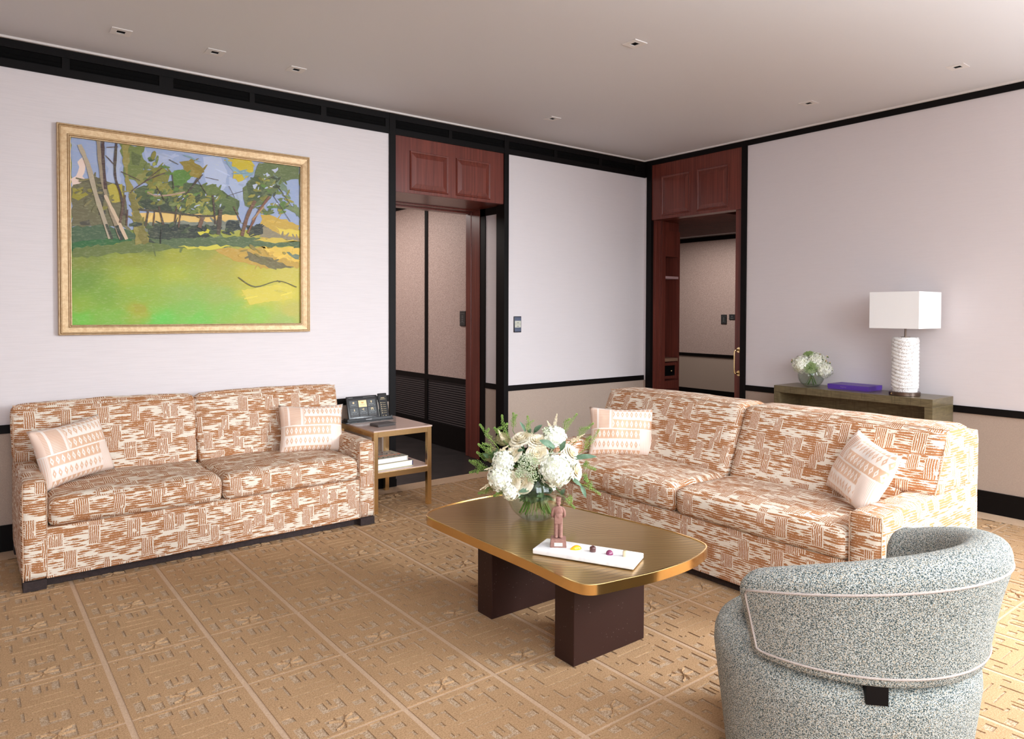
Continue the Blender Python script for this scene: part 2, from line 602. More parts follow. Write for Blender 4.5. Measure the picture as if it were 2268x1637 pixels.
def marble():
    g = G('white_marble')
    p = g.coord('Object')
    n = g.noise(p, 14.0, 4.0, 0.6, 0.8)
    g.set(Base_Color=g.mix(n.step(0.45, 0.75), lin(246, 244, 244), lin(226, 224, 228)), Roughness=0.25)
    return g.m
M_marble = marble()
def choc(name, col, rough):
    return plain(name, col, rough, 0.0, Coat_Weight=0.5 if rough < 0.3 else 0.0, Coat_Roughness=0.1)
M_choc = fabric_wall('milk_chocolate_dusted', lin(150, 110, 98), lin(138, 98, 87), 90)
M_choc_d = choc('dark_chocolate', lin(84, 48, 44), 0.28)
M_choc_p = choc('plum_glazed_chocolate', lin(130, 58, 92), 0.15)
M_choc_w = choc('ivory_chocolate', lin(218, 200, 164), 0.3)
def orange_choc():
    g = G('orange_yellow_glazed_chocolate')
    x, y, z = g.sep(g.coord('Object'))
    g.set(Base_Color=g.mix((y * 30.0 + x * 12.0 + 0.5).step(0.0, 1.0), lin(250, 188, 30), lin(226, 92, 24)), Roughness=0.15, Coat_Weight=0.5)
    return g.m
M_choc_o = orange_choc()

def thin_glass(name, tint, face=0.025, edge=0.45, rough=0.0):
    g = G(name)
    t = g.t
    t.nodes.remove(g.b)
    out = next(n for n in t.nodes if n.type == 'OUTPUT_MATERIAL')
    tr = t.nodes.new('ShaderNodeBsdfTransparent'); tr.inputs[0].default_value = tint
    gl = t.nodes.new('ShaderNodeBsdfGlossy'); gl.inputs['Roughness'].default_value = rough
    lw = t.nodes.new('ShaderNodeLayerWeight'); lw.inputs[0].default_value = 0.5
    f = N(g, lw.outputs['Facing'])
    f = (f * f * f * f) * edge + face
    mx = t.nodes.new('ShaderNodeMixShader')
    g.put(mx.inputs[0], f); t.links.new(tr.outputs[0], mx.inputs[1]); t.links.new(gl.outputs[0], mx.inputs[2])
    t.links.new(mx.outputs[0], out.inputs[0])
    return g.m
M_glass = thin_glass('clear_glass', (0.94, 0.955, 0.945, 1), 0.03, 0.6)
M_water = thin_glass('water', (0.93, 0.955, 0.91, 1), 0.02, 0.25)
M_pane = thin_glass('window_glass', (0.98, 0.99, 0.99, 1))

def petal(name, a, b, trans=0.25):
    g = G(name)
    n = g.noise(g.coord('Object'), 38.0, 2.0)
    g.set(Base_Color=g.mix(n.step(0.35, 0.65), a, b), Roughness=0.6, Subsurface_Weight=0.0)
    return g.m
M_hyd = petal('white_hydrangea_petals', lin(246, 246, 236), lin(236, 238, 214))
M_rose = petal('cream_rose_petals', lin(247, 240, 222), lin(238, 224, 192))
M_khaki = petal('khaki_flower_dome', lin(158, 150, 104), lin(128, 122, 80))
M_lace = petal('pale_green_lace_umbels', lin(222, 226, 200), lin(178, 194, 146))
M_lace2 = petal('green_lace_umbels', lin(150, 178, 106), lin(176, 198, 130))
M_astil = petal('ivory_astilbe_plumes', lin(240, 228, 202), lin(226, 210, 176))
M_sprig = petal('lime_green_sprigs', lin(124, 150, 66), lin(98, 128, 48))
M_leaf = petal('blue_green_leaves', lin(98, 124, 98), lin(76, 104, 78))
M_fol = petal('dark_green_foliage', lin(78, 104, 58), lin(54, 80, 42))
M_stem = petal('green_stems', lin(96, 132, 50), lin(70, 104, 38))
M_bud = petal('peach_buds', lin(214, 190, 158), lin(190, 160, 120))

M_dev = plain('black_device_plastic', lin(34, 34, 36), 0.3)
M_dev2 = plain('screen_glass_dark', lin(16, 17, 18), 0.12)
M_tile = plain('dark_grey_screen_tile', lin(52, 54, 55), 0.4)
M_gold_icon = plain('gold_screen_icon', lin(206, 184, 140), 0.5)
M_cream_tile = plain('cream_screen_tile', lin(246, 214, 160), 0.5)
M_lcd = plain('pale_panel_display', lin(206, 205, 190), 0.35)
M_lcd_b = plain('slate_blue_panel_display', lin(92, 100, 122), 0.3)
M_grey_icon = plain('grey_screen_marks', lin(150, 150, 148), 0.5)
M_leather = fabric_wall('grey_leather', lin(84, 76, 74), lin(72, 65, 63), 500)
M_pages = plain('white_page_block', lin(238, 236, 236), 0.6)
M_cover = plain('stone_book_cover', lin(190, 180, 162), 0.55)
M_cover2 = plain('navy_book_cover', lin(66, 58, 96), 0.4)
M_yellow = plain('straw_book_edge', lin(206, 196, 128), 0.5)
M_t_orange = plain('orange_print', lin(216, 98, 50), 0.5)
M_t_teal = plain('teal_print', lin(66, 96, 92), 0.5)
M_t_navy = plain('navy_print', lin(52, 46, 72), 0.5)
M_t_red = plain('maroon_print', lin(112, 40, 56), 0.5)
M_smoke = plain('taupe_back_painted_glass', lin(196, 170, 158), 0.06)
M_plaque = plain('ivory_plaque', lin(236, 234, 218), 0.4)
M_ink = plain('grey_ink', lin(96, 94, 92), 0.6)
M_gilt = None
def gilt():
    g = G('aged_gilt_frame')
    p = g.coord('Object')
    n = g.noise(p, 45.0, 3.0, 0.7)
    g.set(Base_Color=g.mix(n.step(0.3, 0.72), lin(184, 150, 108), lin(204, 174, 134)), Metallic=0.35, Roughness=0.42)
    return g.m
M_gilt = gilt()
M_gilt2 = plain('dark_gilt_line', lin(150, 112, 66), 0.4, 0.7)
def paint():
    g = G('oil_paint')
    n = g.t.nodes.new('ShaderNodeVertexColor')
    n.layer_name = 'Col'
    p = g.coord('Object')
    x, y, z = g.sep(p)
    q = g.noise(g.comb(x * 30.0, y, z * 90.0), 1.0, 3.0, 0.6, 1.0)
    q2 = g.noise(p, 9.0, 2.0, 0.6)
    c = g.mix(q.step(0.45, 0.8) * 0.18, N(g, n.outputs[0]), (0.75, 0.72, 0.45, 1))
    c = g.mix(q2.step(0.5, 0.8) * 0.12, c, lin(128, 140, 48))
    g.set(Base_Color=c, Roughness=0.55)
    g.bump(q, 0.15, 0.002)
    return g.m
M_paint = paint()
# ------------------------------------------------------------------ room shell
DV, DU, CEIL, TOP = 5.2105, 5.8665, 3.070, 3.059
RAIL0, RAIL1, BASE = 0.707, 0.7586, 0.157
X0, Y0 = -1.3, WIN_Y
def structure(name, bm, mats, parent=None, **k):
    return tag(build(name, bm, mats, parent, **k), kind=None if parent else 'structure')
_tn = [0]
def trim(bm, mat=None, name=None, **k):
    _tn[0] += 1
    return structure(name or 'trim_%d' % _tn[0], bm, mat or M_blackwood, **k)

# carpet: the whole floor of the room, carved in tiles
def carpet():
    GX, GY, OX, OY = 0.404, 0.522, 0.460, 3.300
    bw = 0.011
    sq = [(.11, .84), (.263, .95), (.70, .96), (.85, .86), (.08, .35), (.245, .23), (.88, .42), (.74, .28)]
    R = []   # recessed rectangles u0,u1,v0,v1
    for (u, v) in sq: R.append((u - .058, u + .058, v - .035, v + .035))
    R += [(.235, .265, .66, .83), (.20, .265, .80, .83), (.715, .745, .69, .86), (.66, .745, .83, .86)]
    R += [(.33, .66, .715, .732), (.22, .74, .615, .632), (.33, .66, .512, .529)]
    R += [(.245, .275, .41, .56), (.245, .33, .41, .435), (.735, .765, .41, .58), (.68, .765, .555, .58)]
    R += [(.10, .135, .66, .725), (.06, .135, .70, .725), (.08, .115, .51, .57), (.08, .16, .51, .53)]
    R += [(.89, .925, .69, .755), (.86, .925, .735, .755), (.89, .925, .54, .60), (.86, .925, .54, .56)]
    R += [(.37, .44, .80, .95), (.53, .60, .80, .95), (.37, .60, .925, .95), (.475, .495, .80, .89)]
    R += [(.38, .45, .28, .43), (.55, .62, .28, .43), (.38, .62, .28, .325), (.49, .51, .355, .45)]
    R += [(.055, .135, .06, .23), (.87, .945, .13, .30), (.19, .29, .02, .13), (.72, .95, .02, .06), (.76, .83, .06, .15)]
    R += [(.33, .64, .03, .19), (.04, .085, .955, .985), (.88, .93, .955, .985)]
    us = sorted({0.0, 1.0} | {r[i] for r in R for i in (0, 1)})
    vs = sorted({0.0, 1.0} | {r[i] for r in R for i in (2, 3)})
    nu, nv = len(us) - 1, len(vs) - 1
    low = [[any(r[0] <= (us[i] + us[i + 1]) / 2 <= r[1] and r[2] <= (vs[j] + vs[j + 1]) / 2 <= r[3] for r in R) for i in range(nu)] for j in range(nv)]
    D = 0.0036
    quads = []          # (four (u,v,z), material)
    used = [[False] * nu for _ in range(nv)]
    for j in range(nv):
        i = 0
        while i < nu:
            if used[j][i]: i += 1; continue
            L = low[j][i]
            i2 = i
            while i2 + 1 < nu and low[j][i2 + 1] == L and not used[j][i2 + 1]: i2 += 1
            j2 = j
            while j2 + 1 < nv and all(low[j2 + 1][k] == L and not used[j2 + 1][k] for k in range(i, i2 + 1)): j2 += 1
            for a in range(j, j2 + 1):
                for b in range(i, i2 + 1): used[a][b] = True
            z = -D if L else 0.0
            quads.append((((us[i], vs[j], z), (us[i2 + 1], vs[j], z), (us[i2 + 1], vs[j2 + 1], z), (us[i], vs[j2 + 1], z)), 1 if L else 0))
            i = i2 + 1
    for j in range(nv):
        for i in range(nu - 1):
            if low[j][i] != low[j][i + 1]:
                u = us[i + 1]
                quads.append((((u, vs[j], 0), (u, vs[j + 1], 0), (u, vs[j + 1], -D), (u, vs[j], -D)), 0))
    for i in range(nu):
        for j in range(nv - 1):
            if low[j][i] != low[j + 1][i]:
                v = vs[j + 1]
                quads.append((((us[i], v, 0), (us[i + 1], v, 0), (us[i + 1], v, -D), (us[i], v, -D)), 0))
    # the raised flower strokes in their sunken panel
    c = (.485, .11)
    for (du, dv, bend) in ((.12, .065, .02), (.05, .08, -.02), (-.05, .08, .02), (-.12, .05, -.015), (-.11, -.06, .02), (-.02, -.08, .015), (.07, -.075, -.015), (.14, -.01, .0)):
        pts = []
        for t in (0.06, 0.35, 0.68, 1.0):
            s = math.sin(math.pi * t) * bend
            pts.append((c[0] + du * t - dv * s * 9, c[1] + dv * t + du * s * 5))
        for p, q in zip(pts, pts[1:]):
            d = Vector((q[0] - p[0], (q[1] - p[1]) * 1.29)); d.normalize()
            n = (-d.y * .012, d.x * .012 / 1.29)
            z = 0.0022
            for sg in (-1, 1):
                quads.append((((p[0], p[1], z), (q[0], q[1], z), (q[0] + sg * n[0], q[1] + sg * n[1], -D), (p[0] + sg * n[0], p[1] + sg * n[1], -D)), 0))
    V, F, MI = [], [], []
    def put(q, mi):
        k = len(V); V.extend(q); F.append((k, k + 1, k + 2, k + 3)); MI.append(mi)
    XE, YE = DU - 0.20, DV - 0.185
    i0, i1 = math.floor((X0 - OX) / GX), math.ceil((XE - OX) / GX)
    j0, j1 = math.floor((Y0 - OY) / GY), math.ceil((YE - OY) / GY)
    for i in range(i0, i1):
        for j in range(j0, j1):
            xa, xb = OX + i * GX + bw, OX + (i + 1) * GX - bw
            ya, yb = OY + j * GY + bw * .6, OY + (j + 1) * GY - bw * .6
            if xa > XE or ya > YE: continue
            for (qq, mi) in quads:
                P = [(min(XE, xa + u * (xb - xa)), min(YE, ya + v * (yb - ya)), z) for (u, v, z) in qq]
                if abs(P[0][0] - P[2][0]) + abs(P[0][1] - P[2][1]) < 1e-6: continue
                put(P, mi)
            z0, z1 = -0.004, 0.0
            for (p, q) in (((xa, ya), (xb, ya)), ((xb, ya), (xb, yb)), ((xb, yb), (xa, yb)), ((xa, yb), (xa, ya))):
                p = (min(XE, p[0]), min(YE, p[1])); q = (min(XE, q[0]), min(YE, q[1]))
                put([(p[0], p[1], z0), (q[0], q[1], z0), (q[0], q[1], z1), (p[0], p[1], z1)], 0)
    # pale grid bands and plain border lie just below the pile
    for i in range(i0, i1 + 1):
        x = OX + i * GX
        if x - bw < XE: put([(x - bw, Y0, -.0025), (min(x + bw, XE), Y0, -.0025), (min(x + bw, XE), YE, -.0025), (x - bw, YE, -.0025)], 2)
    for j in range(j0, j1 + 1):
        y = OY + j * GY
        if y - bw < YE: put([(X0, y - bw * .6, -.0028), (XE, y - bw * .6, -.0028), (XE, min(YE, y + bw * .6), -.0028), (X0, min(YE, y + bw * .6), -.0028)], 2)
    put([(XE, Y0, -.001), (DU, Y0, -.001), (DU, DV, -.001), (XE, DV, -.001)], 2)
    put([(X0, YE, -.001), (XE, YE, -.001), (XE, DV, -.001), (X0, DV, -.001)], 2)
    put([(X0, Y0, -.02), (DU, Y0, -.02), (DU, DV, -.02), (X0, DV, -.02)], 2)
    me = bpy.data.meshes.new('floor')
    me.from_pydata(V, [], F)
    for m in (M_pile, M_loop, M_band): me.materials.append(m)
    me.polygons.foreach_set('material_index', MI)
    me.update()
    o = link('floor', me)
    o['kind'] = 'structure'
carpet()

bm = bmesh.new(); box(bm, (X0 - .2, Y0 - .2, CEIL), (DU, DV, CEIL + .12)); structure('ceiling', bm, M_ceil)
bm = bmesh.new(); box(bm, (X0, DV - .03, TOP - .002), (DU, DV, CEIL)); box(bm, (DU - .03, Y0, TOP - .002), (DU, DV, CEIL)); trim(bm, M_white)

# left wall (with the passage) and right wall (with the sliding door)
LD0, LD1, RD0, RD1 = 2.837, 3.954, 3.994, 5.103       # clear openings
bm = bmesh.new()
for (a, b, k) in ((X0, 2.79, 0), (4.0, DU, 2)):
    box(bm, (a, DV, RAIL0), (b, DV + .12, CEIL), mi=k)
    box(bm, (a, DV, 0), (b, DV + .12, RAIL0), mi=1)
structure('wall_left', bm, [M_silk, M_wains, M_wall])
bm = bmesh.new()
for (a, b) in ((Y0, 3.94), (5.16, DV)):
    box(bm, (DU, a, RAIL0), (DU + .03, b, CEIL), mi=0)
    box(bm, (DU, a, 0), (DU + .03, b, RAIL0), mi=1)
structure('wall_right', bm, [M_wall, M_wains])
bm = bmesh.new(); box(bm, (X0 - .15, Y0, 0), (X0, DV, CEIL)); structure('wall_west', bm, M_wall)
bm = bmesh.new()
WZ0, WZ1 = 0.25, 2.70
xs = [X0 - .15] + [v for w in WINS for v in w] + [DU]
for k in range(0, len(xs), 2): box(bm, (xs[k], Y0 - .15, 0), (xs[k + 1], Y0, CEIL))
for (a, b) in WINS:
    box(bm, (a, Y0 - .15, 0), (b, Y0, WZ0)); box(bm, (a, Y0 - .15, WZ1), (b, Y0, CEIL))
structure('wall_window', bm, M_wall)
for i, (a, b) in enumerate(WINS):
    bm = bmesh.new()
    for q in ((a, WZ0, a + .05, WZ1), (b - .05, WZ0, b, WZ1), (a, WZ0, b, WZ0 + .05), (a, WZ1 - .05, b, WZ1), ((a + b) / 2 - .025, WZ0, (a + b) / 2 + .025, WZ1)):
        box(bm, (q[0], Y0 - .10, q[1]), (q[2], Y0 - .04, q[3]))
    w = structure('window_%d' % (i + 1), bm, M_blackwood)
    bm = bmesh.new(); box(bm, (a + .05, Y0 - .075, WZ0 + .05), (b - .05, Y0 - .07, WZ1 - .05)); build('pane', bm, M_pane, w)

# black lines of the panelling
E_ = 0.012
bm = bmesh.new()        # left fascia with its air slot
box(bm, (X0, DV - E_, 3.007), (DU, DV, TOP)); box(bm, (X0, DV - E_, 2.890), (DU, DV, 2.939))
for (a, b) in ((-.35, -.27), (.521, .562), (1.07, 1.157), (1.662, 1.698), (2.198, 2.242), (2.745, 2.779), (3.354, 3.387), (4.56, 4.601), (5.165, 5.21), (5.70, DU)):
    box(bm, (a, DV - E_ * .8, 2.930), (b, DV, 3.01))
fascia = trim(bm)
bm = bmesh.new()
box(bm, (X0, DV - .002, 2.935), (DU, DV + .001, 3.009))
for k in range(2): box(bm, (X0, DV - .006, 2.950 + k * .022), (DU, DV - .002, 2.953 + k * .022))
build('air_slot', bm, M_black, fascia)
bm = bmesh.new(); box(bm, (DU - E_, Y0, 3.008), (DU, DV, TOP)); box(bm, (DU - E_, 5.16, 2.89), (DU, DV, 3.01)); trim(bm)
bm = bmesh.new(); box(bm, (X0, DV - E_, RAIL0), (2.779, DV, RAIL1), .002); box(bm, (4.006, DV - E_, RAIL0), (DU, DV, RAIL1), .002); trim(bm)
bm = bmesh.new(); box(bm, (DU - E_, Y0, RAIL0), (DU, 3.936, RAIL1), .002); trim(bm)
bm = bmesh.new(); box(bm, (X0, DV - .014, 0), (2.779, DV, BASE)); box(bm, (4.006, DV - .014, 0), (DU, DV, BASE)); structure('baseboard_left', bm, M_blackwood)
bm = bmesh.new(); box(bm, (DU - .014, Y0, 0), (DU, 3.936, BASE)); box(bm, (DU - .008, Y0, .105), (DU - .0145, 3.936, .109)); structure('baseboard_right', bm, M_blackwood)
bm = bmesh.new(); box(bm, (2.779, DV - .015, 0), (2.837, DV + .12, TOP), .002); box(bm, (2.768, DV - .018, 0), (2.842, DV, .06)); trim(bm)
bm = bmesh.new(); box(bm, (3.954, DV - .015, 0), (4.006, DV + .11, TOP), .002); trim(bm)
bm = bmesh.new(); box(bm, (DU - .015, 3.936, 0), (DU + .03, 3.994, TOP), .002); trim(bm)
bm = bmesh.new(); box(bm, (DU - .015, 5.103, 0), (DU + .03, 5.167, TOP), .002); trim(bm)

# mahogany panels over both openings
def field(bm, P, n, a0, a1, z0, z1):
    """raised-and-fielded panel; P(a,z,d) -> point, d = out of the wall"""
    def ring(i0, d0, i1, d1):
        A = [P(a0 + i0, z0 + i0, d0), P(a1 - i0, z0 + i0, d0), P(a1 - i0, z1 - i0, d0), P(a0 + i0, z1 - i0, d0)]
        B = [P(a0 + i1, z0 + i1, d1), P(a1 - i1, z0 + i1, d1), P(a1 - i1, z1 - i1, d1), P(a0 + i1, z1 - i1, d1)]
        va = [bm.verts.new(p) for p in A]; vb = [bm.verts.new(p) for p in B]
        for k in range(4): bm.faces.new((va[k], va[(k + 1) % 4], vb[(k + 1) % 4], vb[k]))
        return vb
    ring(-.012, .0, -.008, .010); ring(-.008, .010, .004, .006); ring(.004, .006, .008, .002); ring(.008, .002, .045, .013)
    bm.faces.new(ring(.045, .013, .0455, .013))
bm = bmesh.new()
box(bm, (LD0, DV, 2.43), (LD1, DV + .05, 2.892))
for a0, a1 in ((2.985, 3.341), (3.443, 3.789)): field(bm, lambda a, z, d: (a, DV - d, z), 0, a0, a1, 2.466, 2.770)
box(bm, (LD0, DV + .01, 2.428), (3.99, 5.80, 2.46)); box(bm, (LD0, 5.80, 2.405), (3.99, 5.89, 2.46)); box(bm, (LD0, 5.70, 2.418), (3.99, 5.80, 2.44))
trim(bm, M_mahog)
bm = bmesh.new()
box(bm, (DU, RD0, 2.425), (DU + .05, RD1, 3.01))
for a0, a1 in ((4.612, 4.962), (4.156, 4.506)): field(bm, lambda a, z, d: (DU - d, a, z), 0, a0, a1, 2.468, 2.860)
box(bm, (DU + .01, RD0, 2.428), (DU + .14, RD1 + .25, 2.46))
trim(bm, M_mahog)

# passage behind the left opening
bm = bmesh.new()
box(bm, (4.006, DV + .12, 0), (4.10, 5.64, 2.43), mi=0); box(bm, (4.002, DV + .11, BASE), (4.006, 5.56, RAIL0), mi=1)
structure('wall_passage', bm, [M_wall, M_wains])
bm = bmesh.new()
box(bm, (3.996, DV + .11, RAIL0), (4.01, 5.56, RAIL1)); box(bm, (3.996, 5.555, 0), (4.01, 5.64, 2.43)); box(bm, (3.996, DV + .10, 2.36), (4.01, 5.64, 2.43)); box(bm, (3.996, DV + .11, 0), (4.01, 5.64, BASE))
trim(bm)
bm = bmesh.new()
box(bm, (3.99, 5.64, 0), (4.10, 5.79, 2.43)); box(bm, (4.005, 5.79, 0), (4.10, 5.895, 2.43)); box(bm, (3.985, 5.78, 0), (4.02, 5.80, 2.43), .004)
trim(bm, M_mahog)
bm = bmesh.new(); box(bm, (2.72, DV + .12, 0), (2.79, 5.89, 2.43)); trim(bm, M_mahog)
def rib():
    g = G('ribbed_black_panel')
    x, y, z = g.sep(g.coord('Object'))
    w = (z * (2 * math.pi / .024)).sin()
    g.set(Base_Color=lin(46, 42, 45), Roughness=0.4)
    g.bump(w, 0.6, 0.004)
    return g.m
M_rib = rib()
HY = 8.8
bm = bmesh.new()
box(bm, (4.10, 5.895, .745), (4.22, HY, 2.75), mi=0); box(bm, (4.10, 5.895, 0), (4.22, HY, .745), mi=1)
structure('wall_hall_east', bm, [M_bronze, M_rib])
bm = bmesh.new(); box(bm, (1.4, 5.33, 0), (1.5, HY, 2.75)); box(bm, (1.4, HY, 0), (4.22, HY + .1, 2.75)); box(bm, (1.5, 5.33, 0), (2.72, 5.40, 2.75)); box(bm, (2.70, 5.33, 2.46), (4.1, 5.89, 2.75)); structure('wall_hall_back', bm, M_bronze)
bm = bmesh.new()
box(bm, (4.085, 5.895, .695), (4.10, HY, .748)); box(bm, (4.085, 5.895, 2.625), (4.10, HY, 2.70)); box(bm, (4.09, 6.775, 0), (4.10, 6.835, 2.63)); box(bm, (4.08, 5.895, 0), (4.10, HY, .24)); box(bm, (1.5, HY - .015, 2.625), (4.1, HY, 2.70))
trim(bm)
bm = bmesh.new(); box(bm, (1.4, DV, -.03), (4.22, HY, -.004)); structure('floor_hall', bm, M_dfloor)
bm = bmesh.new(); box(bm, (1.4, 5.33, 2.75), (4.22, HY + .1, 2.8)); structure('ceiling_hall', bm, M_ceil)

# dressing room behind the right opening
bm = bmesh.new()
x = DU + .03
box(bm, (x, RD1 + .002, 0), (6.098, RD1 + .10, 2.43)); 
for (a, b) in ((x + .03, x + .045), (x + .10, x + .112), (x + .13, x + .14)): box(bm, (a, RD1 - .006, 0), (b, RD1 + .01, 2.43), .002)
trim(bm, M_mahog)
bm = bmesh.new()
box(bm, (6.0, 4.3, 2.43), (6.83, 6.6, 2.47)); box(bm, (6.86, 4.3, 2.44), (7.65, 6.6, 2.47))
trim(bm, M_mahog_matt)
HX = 9.6
bm = bmesh.new()
box(bm, (HX, 2.6, .764), (HX + .1, 9.0, 2.75), mi=0); box(bm, (HX, 2.6, 0), (HX + .1, 9.0, .764), mi=1)
structure('wall_dressing_east', bm, [M_bronze, M_wains])
bm = bmesh.new(); box(bm, (HX - .015, 2.6, .714), (HX, 9.0, .764)); box(bm, (HX - .015, 2.6, 2.594), (HX, 9.0, 2.66)); box(bm, (HX - .02, 2.6, 0), (HX, 9.0, .183)); trim(bm)
bm = bmesh.new(); box(bm, (6.0, 2.5, 0), (HX + .1, 2.6, 2.75)); box(bm, (5.9, 9.0, 0), (HX + .1, 9.1, 2.75)); box(bm, (5.99, 5.35, 0), (6.05, 9.0, 2.75)); box(bm, (6.0, 2.6, 0), (6.03, 3.94, 2.75)); structure('wall_dressing_back', bm, M_bronze)
bm = bmesh.new(); box(bm, (DU, 2.5, -.03), (HX + .1, 9.1, -.004)); structure('floor_dressing', bm, M_dfloor)
bm = bmesh.new(); box(bm, (5.9, 2.5, 2.67), (HX + .1, 9.1, 2.75)); structure('ceiling_dressing', bm, M_ceil)

# sliding door leaf, half in its pocket
bm = bmesh.new(); box(bm, (5.905, 3.30, .01), (5.945, 4.088, 2.43), .003)
door = structure('door_1', bm, M_mahog)
bm = bmesh.new()
hx, hy = 5.905, 4.048
tube(bm, catmull([(hx - .004, hy - .012, 1.082), (hx - .035, hy - .004, 1.082), (hx - .047, hy + .006, 1.066), (hx - .048, hy + .008, .97), (hx - .047, hy + .006, .872), (hx - .035, hy - .004, .858), (hx - .004, hy - .012, .858)], 5, False), .0075, 10)
for z in (1.082, .858):
    q = bmesh.ops.create_cone(bm, cap_ends=True, segments=24, radius1=.026, radius2=.026, depth=.008, matrix=Matrix.Translation((hx - .002, hy - .012, z)) @ Matrix.Rotation(math.pi / 2, 4, 'Y'))
build('handle', bm, M_brass, door, 40)

# unseen lights added to brighten the two rooms beyond
area('hall_fill_light', (2.9, 7.2, 2.70), (0, 0, -1), 1.2, 1.6, 52, (1, .93, .88))
area('dressing_fill_light', (8.2, 6.6, 2.62), (0, 0, -1), 1.6, 1.6, 52, (1, .93, .88))

# recessed downlights (all off)
bm = bmesh.new()
h, w = .053, .022
for (a, b, c, d) in ((-h, -h, h, -w), (-h, w, h, h), (-h, -w, -w, w), (w, -w, h, w)): box(bm, (a, b, -.005), (c, d, 0))
fr_me = build('frame', bm, M_white).data
bm = bmesh.new(); box(bm, (-w, -w, -.0015), (w, w, 0)); rc_me = build('recess_shade', bm, M_black).data  # flat black square, painted for the shade inside the fitting
for n_ in ('frame', 'recess_shade'): bpy.data.objects.remove(bpy.data.objects[n_])
DL = [(.764, 4.697, 'square recessed ceiling downlight above the left end of the painting'),
      (1.288, 4.699, 'square recessed ceiling downlight above the middle of the painting'),
      (1.809, 4.693, 'square recessed ceiling downlight above the right end of the painting'),
      (3.956, 4.539, 'small far ceiling downlight in front of the wall with the control panel'),
      (3.244, 2.966, 'ceiling downlight above the coffee table, top centre of the photo'),
      (5.218, 2.967, 'ceiling downlight near the right wall, between the door and the lamp'),
      (5.213, 1.923, 'ceiling downlight at top right, in front of the wall above the table lamp')]
for (x, y, lab) in DL:
    e = empty('ceiling_downlight', (x, y, CEIL), 0, lab, 'downlight', 'recessed ceiling downlights')
    link('frame', fr_me, e); link('recess_shade', rc_me, e)
# ------------------------------------------------------------------ sofas
def sofa(label, loc, rot, W, D, aw, ah, bd, bd_top, frame_t, frame_h, seat_z, back_z, seed):
    S_ = empty('sofa', loc, rot, label, 'sofa', 'printed two-seat sofas')
    f, h = -D / 2, W / 2
    fz = 0.048
    bm = bmesh.new(); box(bm, (-h + .03, f + .05, 0), (h - .03, D / 2 - .03, fz + .004), .003); build('plinth', bm, M_plinth, S_)
    for s in (-1, 1):
        for yy in (f - .002, D / 2 - .10):
            bm = bmesh.new(); box(bm, (s * (h - .004), yy, 0), (s * (h - .004 - min(aw - .012, .11)), yy + .095, fz + .002), .003); build('foot', bm, M_plinth, S_)
    bm = bmesh.new(); soft(bm, (-h + aw - .01, f + .006, fz), (h - aw + .01, D / 2 - .05, seat_z - .145), .008, (20, 8, 5), wob=.0015, seed=seed)
    box(bm, (-.0012, f + .0035, fz + .01), (.0012, f + .012, seat_z - .16))
    build('base', bm, M_sofa, S_, 40, True, (seed * .37, 0))
    for k, s in enumerate((-1, 1)):
        bm = bmesh.new()
        soft(bm, (s * (h - aw), f, fz), (s * h, D / 2 - .02, ah), .024, (6, 16, 10), (.004, .004, .006), .002, seed + k)
        arm = build('arm', bm, M_sofa, S_, 60, True, (seed * .21 + k * .13, .03))
        bm = bmesh.new()
        xi, xo = s * (h - aw + .006), s * (h - .006)
        tube(bm, catmull([(xi, f + .006, fz + .005), (xi, f + .003, ah * .6), (xi, f + .005, ah - .03), (xi + s * .016, f + .007, ah - .010), (xo - s * .016, f + .007, ah - .010), (xo, f + .005, ah - .03), (xo, f + .003, ah * .6), (xo, f + .006, fz + .005)], 4, False), .0026, 6)
        build('piping', bm, M_pipe, arm, 60)
    for k, s in enumerate((-1, 1)):
        bm = bmesh.new()
        soft(bm, (s * .003, f - .004, seat_z - .152), (s * (h - aw - .002), f + bd + .10, seat_z), .042, (20, 16, 8), (.004, .012, .020), .006, seed + 3 + k)
        build('seat_cushion', bm, M_sofa, S_, 75, True, (seed * .11 + k * .31, .05))
    bm = bmesh.new()
    soft(bm, (-h + .004, D / 2 - frame_t, fz), (h - .004, D / 2, frame_h), .022, (20, 4, 10), (0, 0, .004), .003, seed + 9)
    build('back_frame', bm, M_sofa, S_, 60, True, (.4 + seed, .2))
    yb = D / 2 - frame_t + .012
    for k, s in enumerate((-1, 1)):
        bm = bmesh.new()
        z0, z1 = seat_z - .02, back_z
        soft(bm, (s * .004, f + bd_top, ah - .004), (s * (h + .004), yb, z1), .034, (20, 6, 12), (.006, .022, .014), .006, seed + 5 + k)
        for v in bm.verts:
            if v.co.y < (f + bd_top + yb) / 2: v.co.y += (bd - bd_top) * (z1 - v.co.z) / (z1 - z0)
        bm2 = bmesh.new()
        y_low = f + bd
        soft(bm2, (s * .004, y_low, z0), (s * (h - aw - .003), yb, ah + .05), .03, (16, 5, 5), (0, .012, 0), .004, seed + 5 + k)
        for v in bm2.verts:
            if v.co.y < (y_low + yb) / 2: v.co.y += (bd_top - bd) * (v.co.z - z0) / (z1 - z0) - .004
        me_ = bpy.data.meshes.new('t'); bm2.to_mesh(me_); bm2.free(); bm.from_mesh(me_); bpy.data.meshes.remove(me_)
        bc = build('back_cushion', bm, M_sofa, S_, 75, True, (seed * .19 + k * .27, .11))
        bm = bmesh.new()
        xe = s * (h + .004)
        yt = f + bd_top
        tube(bm, catmull([(xe - s * .012, yt + (bd - bd_top) * (z1 - ah) / (z1 - z0) + .012, ah + .004), (xe - s * .004, yt + (bd - bd_top) * .35 + .006, (ah + z1) / 2), (xe - s * .012, yt + .012, z1 - .018), (xe - s * .05, yt + .016, z1 - .004), (s * h * .5, yt + .012, z1 + .006), (s * .05, yt + .016, z1 - .004)], 5, False), .0035, 6)
        build('piping', bm, M_pipe, bc, 60)
    return S_

